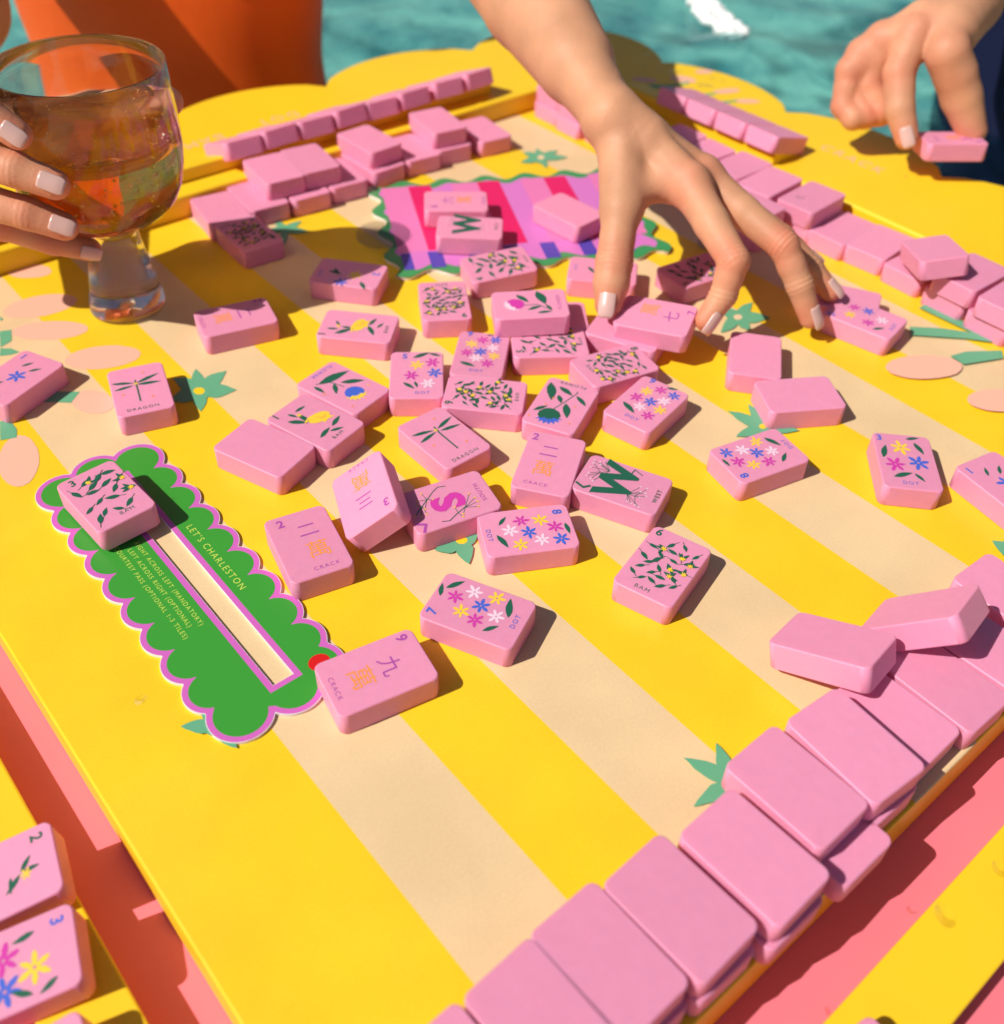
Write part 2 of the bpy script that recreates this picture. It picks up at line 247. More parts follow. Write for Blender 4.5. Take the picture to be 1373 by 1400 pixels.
0.208],[0.23,0.361]]],["S","G",0.0065,[[0.14,0.208],[0.231,0.433]]],["T","W",0.019,0.073,0.4,"G",1],["S","G",0.012,[[0.19,-0.03],[0.289,-0.04],[0.236,-0.152]]],["S","G",0.03,
[[-0.214,0.475],[-0.259,0.375],[-0.203,0.316]]],["T","WEST",-0.025,-0.416,0.054,"G",0],["F","W",0.231,0.433,0.016],["F","W",0.23,0.361,0.016],["F","W",0.101,0.428,0.016],["F","W",
-0.058,0.41,0.016],["F","W",-0.11,0.319,0.016],["F","W",0.183,0.342,0.016],["F","W",0.272,0.318,0.016],["F","W",-0.002,0.41,0.016],["F","W",0.179,0.424,0.016],["F","W",-0.084,0.353,
0.016],["F","W",0.041,-0.2,0.016],["F","W",-0.04,-0.286,0.016],["F","W",-0.13,-0.25,0.016],["F","W",-0.262,-0.198,0.016],["F","W",-0.253,-0.149,0.016],["F","W",-0.282,-0.294,0.016],
["F","W",-0.035,-0.227,0.016],["F","W",0.045,-0.278,0.016],["F","W",-0.08,-0.311,0.016],["F","W",-0.272,-0.246,0.016],["T","WEST",-0.025,-0.416,0.054,"G",0]],"south":[["S","G",
0.0065,[[-0.212,-0.019],[-0.287,-0.041]]],["S","G",0.0065,[[-0.212,-0.019],[-0.114,-0.018]]],["S","G",0.0065,[[-0.163,-0.121],[-0.247,-0.059]]],["S","G",0.0065,[[-0.163,-0.121],
[0.009,-0.247]]],["S","G",0.0065,[[-0.163,-0.121],[-0.14,-0.282]]],["S","G",0.0065,[[-0.163,-0.121],[-0.212,-0.259]]],["S","G",0.0065,[[-0.163,-0.121],[-0.072,-0.279]]],["S","G",
0.0065,[[0.05,0.296],[-0.067,0.425]]],["S","G",0.0065,[[0.05,0.296],[-0.08,0.296]]],["S","G",0.0065,[[0.05,0.296],[-0.093,0.369]]],["S","G",0.0065,[[0.05,0.296],[0.086,0.338]]],["S",
"G",0.0065,[[0.123,0.208],[-0.004,0.286]]],["S","G",0.0065,[[0.123,0.208],[0.14,0.314]]],["S","G",0.0065,[[0.123,0.208],[0.097,0.151]]],["S","G",0.0065,[[0.123,0.208],[0.233,
0.229]]],["T","S",-0.007,0.014,0.36,"M",1],["S","V",0.03,[[-0.182,0.451],[-0.221,0.368],[-0.319,0.425]]],["T","SOUTH",-0.013,-0.366,0.054,"V",0],["S","G",0.009,[[0.233,-0.059],
[0.255,0.024],[0.207,0.103],[0.123,0.208],[-0.022,0.383]]],["S","G",0.009,[[-0.256,0.193],[-0.278,0.113],[-0.216,0.006],[-0.145,-0.153]]],["F","y",0.233,0.229,0.016],["F","y",0.097,
0.151,0.016],["F","y",0.14,0.314,0.016],["F","y",-0.004,0.286,0.016],["F","y",0.086,0.338,0.016],["F","y",-0.093,0.369,0.016],["F","y",-0.08,0.296,0.016],["F","y",-0.067,0.425,
0.016],["F","y",-0.072,-0.279,0.016],["F","y",-0.212,-0.259,0.016],["F","y",-0.14,-0.282,0.016],["F","y",0.009,-0.247,0.016],["F","y",-0.247,-0.059,0.016],["F","y",-0.114,-0.018,
0.016],["F","y",-0.287,-0.041,0.016]],"westW":[["S","G",0.0065,[[-0.046,-0.108],[0.081,-0.233]]],["S","G",0.0065,[[-0.046,-0.108],[-0.192,-0.188]]],["S","G",0.0065,[[-0.046,-0.108],
[-0.072,-0.258]]],["S","G",0.0065,[[0.123,0.201],[-0.008,0.362]]],["S","G",0.0065,[[0.123,0.201],[0.31,0.326]]],["S","G",0.0065,[[0.123,0.201],[0.188,0.356]]],["T","W",0.096,0.049,
0.4,"G",1],["T","WEST",0.057,-0.403,0.054,"G",0],["F","W",0.188,0.356,0.016],["F","W",0.31,0.326,0.016],["F","W",-0.008,0.362,0.016],["F","W",-0.072,-0.258,0.016],["F","W",-0.192,
-0.188,0.016],["F","W",0.081,-0.233,0.016]],"crack2L":[["T","2",-0.179,0.379,0.115,"V",1],["T","二",0.06,0.188,0.22,"V",0],["T","萬",0.074,-0.122,0.25,"O",0],["T","CRACK",0.074,-0.388,
0.052,"V",0]],"crack9":[["T","9",-0.253,0.372,0.115,"V",1],["T","九",0.001,0.142,0.22,"V",0],["T","萬",0.007,-0.15,0.25,"O",0],["T","CRACK",0.015,-0.411,0.052,"V",0]],"crack2T":[["T",
"2",-0.284,0.381,0.115,"V",1],["T","二",-0.041,0.128,0.22,"V",0],["T","萬",-0.033,-0.164,0.25,"O",0],["T","CRACK",-0.037,-0.44,0.052,"V",0]],"crack2c":[["T","2",-0.258,0.403,0.115,"V",
1],["T","二",-0.045,0.192,0.22,"V",0],["T","萬",-0.047,-0.105,0.25,"O",0],["T","CRACK",-0.067,-0.375,0.052,"V",0]],"crack3":[["T","3",-0.225,0.329,0.115,"V",1],["T","三",0.008,0.114,
0.22,"V",0],["T","萬",-0.015,-0.205,0.25,"O",0],["T","CRACK",-0.034,-0.46,0.052,"V",0]],"crack6":[["T","6",-0.187,0.351,0.115,"V",1],["T","六",0.022,0.129,0.22,"V",0],["T","萬",0.049,
-0.135,0.25,"O",0],["T","CRACK",0.027,-0.435,0.052,"V",0]],"held1":[["T","7",0.18,-0.443,0.115,"V",1],["T","七",0.028,-0.201,0.22,"V",0],["T","萬",0.111,0.104,0.25,"O",0],["T","CRACK",
0.18,0.42,0.052,"V",0]],"held2":[["T","5",-0.188,-0.383,0.115,"V",1],["T","五",-0.044,-0.213,0.22,"V",0],["T","萬",0.029,-0.036,0.25,"O",0],["T","CRACK",-0.006,0.274,0.052,"V",0]],
"bam3":[["T","3",-0.183,0.399,0.105,"G",1],["T","BAM",0.055,-0.366,0.054,"G",0],["bam",3]],"bam6":[["T","6",-0.249,0.414,0.105,"G",1],["T","BAM",-0.034,-0.411,0.054,"G",0],["bam",
6]],"bam9a":[["T","9",-0.238,0.394,0.105,"G",1],["T","BAM",0.006,-0.413,0.054,"G",0],["bam",9]],"bam4":[["T","4",-0.255,0.378,0.105,"G",1],["T","BAM",-0.002,-0.421,0.054,"G",0],
["bam",4]],"bam5":[["T","5",-0.19,0.406,0.105,"G",1],["T","BAM",0.014,-0.416,0.054,"G",0],["bam",5]],"bam9b":[["T","9",-0.234,0.415,0.105,"G",1],["T","BAM",0.007,-0.398,0.054,"G",0],
["bam",9]],"bam8":[["T","8",-0.204,0.433,0.105,"G",1],["T","BAM",-0.044,-0.334,0.054,"G",0],["bam",8]],"f40":[["T","8",0.24,-0.313,0.105,"G",1],["T","BAM",-0.196,0.374,0.054,"G",0],
["bam",8]]},"pr":[["pink",[[3.62,14.19],[3.59,14.15],[3.54,14.12],[3.47,14.12],[3.39,14.14],[3.32,14.18],[3.24,14.23],[3.17,14.3],[3.12,14.38],[3.09,14.46],[3.08,14.54],[3.09,14.6],
[3.12,14.65],[3.17,14.67],[3.24,14.68],[3.31,14.66],[3.39,14.62],[3.47,14.56],[3.54,14.49],[3.59,14.41],[3.62,14.33],[3.63,14.26]]],["pink",[[3.59,13.23],[3.55,13.16],[3.47,13.11],
[3.36,13.08],[3.24,13.08],[3.1,13.09],[2.97,13.14],[2.85,13.2],[2.76,13.27],[2.69,13.35],[2.65,13.44],[2.66,13.52],[2.7,13.59],[2.77,13.64],[2.87,13.68],[3.0,13.68],[3.13,13.67],
[3.27,13.63],[3.39,13.57],[3.49,13.49],[3.56,13.4],[3.6,13.31]]],["pink",[[3.41,12.44],[3.37,12.39],[3.3,12.37],[3.2,12.37],[3.08,12.4],[2.96,12.45],[2.84,12.53],[2.74,12.62],[2.65,
12.71],[2.59,12.81],[2.56,12.9],[2.56,12.97],[2.6,13.02],[2.67,13.05],[2.77,13.05],[2.89,13.02],[3.01,12.97],[3.13,12.89],[3.24,12.8],[3.33,12.7],[3.39,12.61],[3.42,12.52]]],["pink",
[[3.71,11.47],[3.66,11.41],[3.59,11.37],[3.48,11.36],[3.37,11.37],[3.24,11.41],[3.12,11.47],[3.01,11.55],[2.93,11.64],[2.87,11.73],[2.84,11.82],[2.85,11.9],[2.89,11.96],[2.96,12.0],
[3.06,12.02],[3.18,12.01],[3.31,11.97],[3.43,11.91],[3.55,11.83],[3.63,11.73],[3.69,11.64],[3.72,11.55]]],["pink",[[2.97,10.66],[2.93,10.6],[2.88,10.57],[2.82,10.56],[2.76,10.58],
[2.7,10.62],[2.64,10.67],[2.6,10.74],[2.57,10.82],[2.56,10.9],[2.56,10.98],[2.59,11.05],[2.62,11.11],[2.67,11.14],[2.73,11.15],[2.8,11.14],[2.86,11.1],[2.91,11.04],[2.96,10.97],
[2.99,10.89],[3.0,10.8],[2.99,10.72]]],["pink",[[1.8,10.12],[1.73,10.01],[1.66,9.93],[1.59,9.87],[1.52,9.86],[1.46,9.88],[1.42,9.93],[1.39,10.01],[1.38,10.12],[1.39,10.24],[1.42,
10.37],[1.47,10.5],[1.54,10.61],[1.61,10.7],[1.69,10.76],[1.76,10.78],[1.82,10.77],[1.87,10.71],[1.9,10.62],[1.9,10.51],[1.89,10.38],[1.85,10.24]]],["green",[[2.45,13.09],[2.59,
13.03],[2.49,12.77],[2.32,12.71]]],["green",[[2.31,12.69],[2.42,12.6],[2.48,12.45],[2.37,12.46],[2.24,12.52]]],["green",[[2.26,11.26],[2.51,11.33],[2.74,11.15],[2.56,11.0]]],
["green",[[1.74,11.18],[1.84,11.07],[1.84,10.9],[1.78,10.74],[1.61,10.81]]],["green",[[2.59,13.45],[2.6,13.35],[2.55,13.33]]],["green",[[3.92,10.25],[4.0,10.3],[4.05,10.35],[4.08,
10.42],[4.1,10.49],[4.11,10.56],[4.11,10.64],[4.11,10.71],[4.05,10.66],[4.0,10.6],[3.95,10.54],[3.91,10.48],[3.89,10.41],[3.89,10.34]]],["green",[[3.92,10.25],[3.97,10.18],[4.04,
10.17],[4.1,10.18],[4.17,10.22],[4.25,10.28],[4.32,10.35],[4.4,10.43],[4.33,10.45],[4.27,10.47],[4.21,10.48],[4.14,10.47],[4.07,10.44],[4.0,10.37]]],["green",[[3.92,10.25],[3.92,
10.12],[3.96,10.05],[4.01,10.0],[4.07,9.98],[4.14,9.98],[4.22,9.98],[4.3,9.99],[4.27,10.07],[4.24,10.15],[4.2,10.22],[4.15,10.28],[4.09,10.31],[4.02,10.31]]],["green",[[3.92,10.25],
[3.84,10.22],[3.79,10.18],[3.76,10.12],[3.74,10.06],[3.74,9.99],[3.73,9.93],[3.73,9.86],[3.78,9.9],[3.83,9.94],[3.88,9.99],[3.91,10.04],[3.94,10.1],[3.94,10.17]]],["green",[[3.92,
10.25],[3.89,10.36],[3.85,10.4],[3.79,10.42],[3.73,10.41],[3.67,10.38],[3.6,10.34],[3.53,10.3],[3.57,10.24],[3.61,10.19],[3.65,10.15],[3.7,10.13],[3.76,10.13],[3.83,10.16]]],
["green",[[3.92,10.25],[3.96,10.38],[3.97,10.47],[3.96,10.54],[3.93,10.6],[3.88,10.64],[3.83,10.67],[3.78,10.7],[3.77,10.6],[3.76,10.51],[3.76,10.42],[3.77,10.35],[3.79,10.29],[3.83,
10.25]]],["green",[[4.03,10.16],[4.0,10.11],[3.96,10.08],[3.92,10.06],[3.88,10.05],[3.84,10.06],[3.81,10.09],[3.78,10.13],[3.77,10.18],[3.77,10.23],[3.78,10.29],[3.8,10.34],[3.83,
10.39],[3.87,10.43],[3.91,10.45],[3.96,10.46],[4.0,10.45],[4.03,10.42],[4.05,10.38],[4.07,10.33],[4.07,10.27],[4.06,10.22]]],["yellow",[[3.97,10.21],[3.96,10.19],[3.94,10.18],[3.93,
10.17],[3.91,10.17],[3.89,10.18],[3.87,10.19],[3.86,10.21],[3.85,10.23],[3.85,10.25],[3.85,10.28],[3.86,10.3],[3.87,10.31],[3.89,10.33],[3.91,10.33],[3.93,10.33],[3.94,10.32],[3.96,
10.31],[3.97,10.3],[3.98,10.27],[3.98,10.25],[3.98,10.23]]],["green",[[6.97,13.23],[7.02,13.31],[7.05,13.39],[7.06,13.45],[7.06,13.51],[7.05,13.56],[7.04,13.61],[7.03,13.66],[7.0,
13.59],[6.97,13.51],[6.94,13.44],[6.93,13.37],[6.92,13.31],[6.93,13.26]]],["green",[[6.97,13.23],[7.0,13.18],[7.04,13.16],[7.09,13.17],[7.15,13.19],[7.2,13.22],[7.27,13.26],[7.33,
13.31],[7.29,13.33],[7.25,13.34],[7.2,13.35],[7.15,13.35],[7.1,13.34],[7.04,13.3]]],["green",[[6.97,13.23],[6.97,13.13],[6.99,13.06],[7.03,13.01],[7.08,12.98],[7.13,12.96],[7.19,
12.95],[7.25,12.93],[7.23,13.0],[7.21,13.07],[7.18,13.13],[7.15,13.19],[7.1,13.22],[7.05,13.24]]],["green",[[6.97,13.23],[6.9,13.18],[6.85,13.13],[6.81,13.07],[6.78,13.0],[6.75,
12.93],[6.73,12.86],[6.7,12.79],[6.75,12.84],[6.8,12.9],[6.85,12.95],[6.89,13.01],[6.93,13.07],[6.95,13.14]]],["green",[[6.97,13.23],[6.98,13.3],[6.96,13.35],[6.94,13.37],[6.91,
13.38],[6.87,13.38],[6.83,13.37],[6.78,13.36],[6.79,13.31],[6.8,13.27],[6.81,13.23],[6.83,13.2],[6.86,13.18],[6.9,13.19]]],["green",[[7.04,13.17],[7.02,13.13],[6.99,13.1],[6.95,
13.08],[6.92,13.08],[6.89,13.08],[6.87,13.1],[6.86,13.12],[6.85,13.16],[6.86,13.2],[6.87,13.24],[6.89,13.28],[6.92,13.32],[6.95,13.35],[6.98,13.37],[7.01,13.38],[7.04,13.37],[7.06,
13.36],[7.08,13.33],[7.08,13.29],[7.08,13.25],[7.06,13.21]]],["green",[[7.0,13.2],[6.99,13.19],[6.98,13.18],[6.97,13.17],[6.95,13.17],[6.94,13.17],[6.93,13.18],[6.92,13.19],[6.92,
13.21],[6.92,13.22],[6.92,13.24],[6.93,13.25],[6.94,13.27],[6.95,13.28],[6.97,13.28],[6.98,13.28],[6.99,13.28],[7.0,13.27],[7.01,13.26],[7.01,13.25],[7.01,13.23],[7.01,13.21]]],
["green",[[11.98,12.78],[12.06,12.84],[12.12,12.9],[12.15,12.95],[12.17,13.0],[12.18,13.05],[12.18,13.09],[12.18,13.14],[12.13,13.08],[12.07,13.03],[12.03,12.97],[11.99,12.92],
[11.96,12.87],[11.96,12.82]]],["green",[[11.98,12.78],[12.01,12.72],[12.05,12.7],[12.11,12.7],[12.19,12.72],[12.27,12.75],[12.35,12.78],[12.44,12.83],[12.4,12.86],[12.35,12.88],
[12.3,12.9],[12.24,12.91],[12.17,12.89],[12.09,12.86]]],["green",[[11.98,12.78],[11.98,12.68],[12.02,12.61],[12.07,12.57],[12.14,12.54],[12.22,12.52],[12.3,12.51],[12.39,12.51],
[12.36,12.58],[12.33,12.65],[12.29,12.71],[12.24,12.76],[12.18,12.8],[12.1,12.81]]],["green",[[11.98,12.78],[11.9,12.71],[11.85,12.65],[11.82,12.6],[11.8,12.55],[11.79,12.5],[11.79,
12.45],[11.79,12.4],[11.85,12.46],[11.9,12.52],[11.95,12.58],[11.98,12.64],[12.01,12.69],[12.01,12.74]]],["green",[[11.98,12.78],[11.97,12.86],[11.93,12.9],[11.87,12.91],[11.8,
12.91],[11.72,12.9],[11.64,12.88],[11.55,12.85],[11.59,12.81],[11.63,12.76],[11.67,12.73],[11.72,12.71],[11.79,12.7],[11.87,12.72]]],["green",[[11.98,12.78],[12.03,12.89],[12.04,
12.96],[12.02,13.02],[11.99,13.06],[11.95,13.09],[11.9,13.11],[11.85,13.13],[11.84,13.05],[11.83,12.97],[11.82,12.9],[11.83,12.84],[11.85,12.8],[11.9,12.77]]],["green",[[12.09,12.7],
[12.04,12.66],[11.98,12.62],[11.93,12.6],[11.88,12.59],[11.84,12.59],[11.81,12.62],[11.79,12.65],[11.79,12.7],[11.81,12.75],[11.84,12.8],[11.88,12.86],[11.93,12.91],[11.98,12.94],
[12.04,12.97],[12.09,12.98],[12.13,12.97],[12.16,12.95],[12.17,12.91],[12.17,12.87],[12.16,12.81],[12.13,12.76]]],["tan",[[12.03,12.74],[12.01,12.73],[11.99,12.72],[11.97,12.71],
[11.95,12.71],[11.93,12.71],[11.92,12.72],[11.91,12.74],[11.91,12.76],[11.91,12.78],[11.92,12.8],[11.93,12.82],[11.95,12.83],[11.97,12.85],[11.99,12.86],[12.02,12.86],[12.03,12.85],
[12.05,12.84],[12.06,12.83],[12.06,12.81],[12.06,12.79],[12.05,12.76]]],["green",[[10.75,7.16],[10.79,7.11],[10.85,7.1],[10.92,7.11],[10.99,7.14],[11.07,7.19],[11.15,7.24],[11.23,
7.29],[11.18,7.31],[11.12,7.32],[11.06,7.33],[10.99,7.32],[10.92,7.3],[10.84,7.25]]],["green",[[10.75,7.16],[10.73,7.06],[10.75,6.99],[10.79,6.94],[10.86,6.91],[10.94,6.89],[11.03,
6.88],[11.12,6.86],[11.11,6.94],[11.09,7.01],[11.06,7.07],[11.02,7.13],[10.96,7.17],[10.88,7.18]]],["green",[[10.75,7.16],[10.65,7.09],[10.6,7.04],[10.58,6.99],[10.58,6.95],[10.59,
6.91],[10.61,6.87],[10.64,6.83],[10.69,6.89],[10.75,6.95],[10.79,7.0],[10.82,7.05],[10.83,7.1],[10.82,7.14]]],["green",[[10.75,7.16],[10.7,7.22],[10.64,7.23],[10.57,7.22],[10.5,
7.19],[10.42,7.15],[10.33,7.1],[10.25,7.05],[10.31,7.03],[10.37,7.02],[10.43,7.01],[10.49,7.01],[10.57,7.03],[10.65,7.08]]],["green",[[10.75,7.16],[10.83,7.25],[10.86,7.31],[10.86,
7.35],[10.84,7.39],[10.81,7.41],[10.76,7.44],[10.72,7.46],[10.68,7.39],[10.64,7.33],[10.62,7.27],[10.61,7.22],[10.62,7.18],[10.66,7.16]]],["green",[[10.85,7.08],[10.81,7.05],[10.76,
7.03],[10.7,7.02],[10.66,7.02],[10.62,7.03],[10.59,7.05],[10.57,7.08],[10.57,7.12],[10.58,7.16],[10.61,7.2],[10.65,7.24],[10.69,7.27],[10.74,7.3],[10.79,7.31],[10.84,7.31],[10.88,
7.3],[10.91,7.28],[10.93,7.24],[10.93,7.21],[10.92,7.16],[10.89,7.12]]],["tan",[[10.8,7.12],[10.78,7.11],[10.76,7.11],[10.74,7.1],[10.72,7.11],[10.7,7.11],[10.69,7.12],[10.68,7.14],
[10.68,7.15],[10.68,7.17],[10.69,7.19],[10.7,7.2],[10.72,7.21],[10.74,7.22],[10.76,7.22],[10.78,7.22],[10.79,7.21],[10.81,7.2],[10.82,7.19],[10.82,7.17],[10.82,7.16],[10.81,7.14]]],
["green",[[9.05,5.32],[9.1,5.42],[9.11,5.5],[9.1,5.57],[9.07,5.64],[9.04,5.7],[8.99,5.75],[8.94,5.81],[8.93,5.72],[8.91,5.64],[8.91,5.56],[8.91,5.48],[8.93,5.42],[8.97,5.36]]],
["green",[[9.05,5.32],[9.14,5.38],[9.2,5.44],[9.23,5.5],[9.26,5.56],[9.27,5.62],[9.27,5.68],[9.27,5.74],[9.21,5.68],[9.15,5.61],[9.1,5.55],[9.06,5.49],[9.03,5.43],[9.03,5.38]]],
["green",[[9.05,5.32],[9.03,5.38],[8.99,5.42],[8.93,5.43],[8.86,5.43],[8.79,5.43],[8.71,5.42],[8.63,5.4],[8.67,5.37],[8.71,5.33],[8.76,5.3],[8.81,5.28],[8.88,5.27],[8.95,5.28]]],
["green",[[9.05,5.32],[8.97,5.31],[8.91,5.29],[8.86,5.25],[8.82,5.21],[8.78,5.17],[8.75,5.12],[8.71,5.07],[8.78,5.09],[8.84,5.11],[8.9,5.14],[8.95,5.17],[9.0,5.2],[9.03,5.25]]],
["green",[[9.05,5.32],[9.04,5.23],[9.06,5.17],[9.1,5.12],[9.15,5.07],[9.21,5.04],[9.28,5.01],[9.36,4.98],[9.34,5.05],[9.33,5.12],[9.3,5.18],[9.27,5.24],[9.22,5.28],[9.15,5.31]]],
["green",[[9.05,5.32],[9.09,5.28],[9.13,5.26],[9.18,5.27],[9.24,5.28],[9.3,5.31],[9.36,5.34],[9.42,5.37],[9.38,5.39],[9.33,5.41],[9.29,5.42],[9.24,5.42],[9.18,5.41],[9.12,5.38]]],
["green",[[9.13,5.26],[9.1,5.24],[9.06,5.22],[9.03,5.21],[8.99,5.22],[8.96,5.23],[8.94,5.25],[8.93,5.27],[8.92,5.3],[8.93,5.33],[8.95,5.36],[8.97,5.38],[9.0,5.4],[9.04,5.42],[9.08,
5.42],[9.11,5.42],[9.14,5.41],[9.17,5.39],[9.18,5.37],[9.18,5.34],[9.18,5.31],[9.16,5.28]]],["yellow",[[9.09,5.29],[9.08,5.28],[9.06,5.28],[9.05,5.28],[9.03,5.28],[9.02,5.28],[9.01,
5.29],[9.0,5.3],[9.0,5.32],[9.0,5.33],[9.01,5.34],[9.01,5.35],[9.03,5.36],[9.04,5.36],[9.06,5.36],[9.07,5.36],[9.08,5.35],[9.1,5.35],[9.1,5.33],[9.11,5.32],[9.11,5.31],[9.1,5.3]]],
["green",[[4.85,2.25],[4.89,2.33],[4.89,2.4],[4.87,2.46],[4.84,2.52],[4.8,2.57],[4.75,2.63],[4.7,2.68],[4.7,2.61],[4.69,2.54],[4.7,2.47],[4.71,2.4],[4.73,2.34],[4.78,2.29]]],
["green",[[4.85,2.25],[4.93,2.28],[4.98,2.32],[5.01,2.37],[5.03,2.43],[5.04,2.48],[5.05,2.54],[5.05,2.6],[5.0,2.56],[4.95,2.51],[4.9,2.47],[4.86,2.42],[4.84,2.37],[4.83,2.31]]],
["green",[[4.85,2.25],[4.8,2.3],[4.74,2.32],[4.68,2.34],[4.61,2.33],[4.54,2.32],[4.47,2.31],[4.4,2.29],[4.46,2.26],[4.51,2.24],[4.57,2.21],[4.64,2.2],[4.7,2.19],[4.77,2.21]]],
["green",[[4.85,2.25],[4.79,2.2],[4.76,2.16],[4.75,2.12],[4.76,2.08],[4.77,2.04],[4.79,2.0],[4.82,1.96],[4.85,2.0],[4.88,2.04],[4.9,2.08],[4.92,2.12],[4.92,2.16],[4.9,2.2]]],
["green",[[4.85,2.25],[4.87,2.19],[4.91,2.15],[4.95,2.14],[5.0,2.13],[5.06,2.13],[5.12,2.14],[5.18,2.14],[5.15,2.18],[5.11,2.22],[5.07,2.25],[5.03,2.27],[4.98,2.28],[4.93,2.28]]],
["green",[[4.95,2.17],[4.92,2.15],[4.89,2.14],[4.85,2.14],[4.81,2.15],[4.78,2.16],[4.75,2.18],[4.74,2.21],[4.73,2.24],[4.73,2.27],[4.74,2.3],[4.76,2.32],[4.79,2.34],[4.82,2.35],
[4.86,2.35],[4.89,2.35],[4.93,2.33],[4.95,2.31],[4.97,2.28],[4.98,2.25],[4.98,2.22],[4.97,2.19]]],["yellow",[[4.9,2.21],[4.89,2.2],[4.87,2.2],[4.86,2.2],[4.84,2.21],[4.83,2.21],
[4.82,2.22],[4.81,2.24],[4.8,2.25],[4.8,2.26],[4.8,2.27],[4.81,2.28],[4.82,2.29],[4.83,2.29],[4.85,2.29],[4.86,2.29],[4.88,2.28],[4.89,2.27],[4.9,2.25],[4.91,2.24],[4.91,2.23],[4.91,
2.22]]],["green",[[4.85,6.08],[4.84,6.17],[4.81,6.21],[4.76,6.22],[4.71,6.22],[4.65,6.2],[4.59,6.17],[4.53,6.14],[4.56,6.09],[4.59,6.05],[4.62,6.01],[4.66,5.99],[4.71,5.99],[4.77,
6.01]]],["green",[[4.85,6.08],[4.76,6.05],[4.71,6.0],[4.69,5.96],[4.68,5.91],[4.68,5.86],[4.68,5.81],[4.69,5.75],[4.75,5.79],[4.8,5.83],[4.84,5.87],[4.88,5.91],[4.89,5.96],[4.89,
6.01]]],["green",[[4.85,6.08],[4.86,6.0],[4.88,5.97],[4.91,5.96],[4.95,5.97],[5.0,6.0],[5.04,6.04],[5.09,6.08],[5.07,6.12],[5.05,6.15],[5.02,6.18],[4.99,6.2],[4.95,6.19],[4.91,
6.16]]],["green",[[4.85,6.08],[4.93,6.12],[4.96,6.16],[4.98,6.19],[4.97,6.22],[4.95,6.25],[4.93,6.28],[4.9,6.31],[4.85,6.27],[4.81,6.23],[4.78,6.2],[4.76,6.16],[4.76,6.13],[4.78,
6.1]]],["green",[[4.95,6.0],[4.92,5.97],[4.88,5.95],[4.85,5.94],[4.81,5.94],[4.77,5.95],[4.74,5.97],[4.72,6.01],[4.71,6.04],[4.71,6.08],[4.72,6.12],[4.75,6.16],[4.78,6.19],[4.81,
6.21],[4.85,6.22],[4.89,6.22],[4.93,6.21],[4.96,6.18],[4.98,6.15],[4.99,6.11],[4.99,6.07],[4.97,6.03]]],["yellow",[[4.9,6.04],[4.89,6.03],[4.87,6.02],[4.85,6.02],[4.84,6.02],[4.82,
6.03],[4.81,6.04],[4.8,6.05],[4.79,6.07],[4.79,6.09],[4.79,6.1],[4.8,6.12],[4.81,6.13],[4.83,6.13],[4.84,6.14],[4.86,6.13],[4.88,6.13],[4.89,6.11],[4.9,6.1],[4.91,6.08],[4.91,6.07],
[4.91,6.05]]],["green",[[1.61,5.6],[1.6,5.67],[1.58,5.72],[1.55,5.75],[1.51,5.77],[1.47,5.78],[1.42,5.79],[1.37,5.79],[1.39,5.74],[1.42,5.69],[1.44,5.65],[1.47,5.61],[1.51,5.59],
[1.55,5.58]]],["green",[[1.61,5.6],[1.58,5.54],[1.56,5.48],[1.57,5.43],[1.58,5.39],[1.6,5.35],[1.62,5.31],[1.65,5.27],[1.67,5.32],[1.68,5.37],[1.69,5.42],[1.69,5.47],[1.68,5.52],
[1.66,5.56]]],["green",[[1.61,5.6],[1.65,5.54],[1.69,5.51],[1.73,5.49],[1.78,5.5],[1.83,5.51],[1.88,5.52],[1.93,5.54],[1.89,5.58],[1.85,5.61],[1.81,5.64],[1.77,5.66],[1.72,5.66],
[1.67,5.64]]],["green",[[1.61,5.6],[1.66,5.64],[1.68,5.69],[1.69,5.74],[1.69,5.79],[1.68,5.85],[1.67,5.9],[1.65,5.95],[1.62,5.9],[1.6,5.85],[1.58,5.8],[1.57,5.75],[1.56,5.7],[1.58,
5.65]]],["green",[[1.7,5.53],[1.68,5.5],[1.66,5.49],[1.63,5.48],[1.6,5.48],[1.57,5.49],[1.55,5.51],[1.53,5.54],[1.52,5.57],[1.51,5.6],[1.51,5.64],[1.53,5.67],[1.54,5.69],[1.57,5.71],
[1.6,5.72],[1.62,5.71],[1.65,5.7],[1.68,5.68],[1.7,5.66],[1.71,5.62],[1.71,5.59],[1.71,5.56]]],["yellow",[[1.65,5.56],[1.65,5.56],[1.64,5.55],[1.63,5.55],[1.61,5.55],[1.6,5.56],
[1.59,5.57],[1.58,5.58],[1.57,5.59],[1.57,5.61],[1.57,5.62],[1.57,5.63],[1.58,5.64],[1.59,5.64],[1.6,5.65],[1.61,5.64],[1.63,5.64],[1.64,5.63],[1.65,5.62],[1.65,5.6],[1.66,5.59],
[1.66,5.58]]],["green",[[9.48,2.13],[9.55,2.18],[9.58,2.23],[9.58,2.27],[9.57,2.31],[9.54,2.34],[9.51,2.37],[9.47,2.41],[9.43,2.36],[9.4,2.31],[9.38,2.26],[9.36,2.22],[9.37,2.18],
[9.4,2.15]]],["green",[[9.48,2.13],[9.51,2.09],[9.55,2.08],[9.59,2.08],[9.63,2.09],[9.68,2.12],[9.72,2.14],[9.76,2.17],[9.72,2.19],[9.68,2.2],[9.64,2.21],[9.6,2.21],[9.56,2.2],[9.52,
2.18]]],["green",[[9.48,2.13],[9.43,2.15],[9.38,2.16],[9.35,2.15],[9.32,2.13],[9.29,2.11],[9.27,2.08],[9.24,2.05],[9.28,2.04],[9.32,2.03],[9.36,2.03],[9.4,2.03],[9.43,2.05],[9.46,
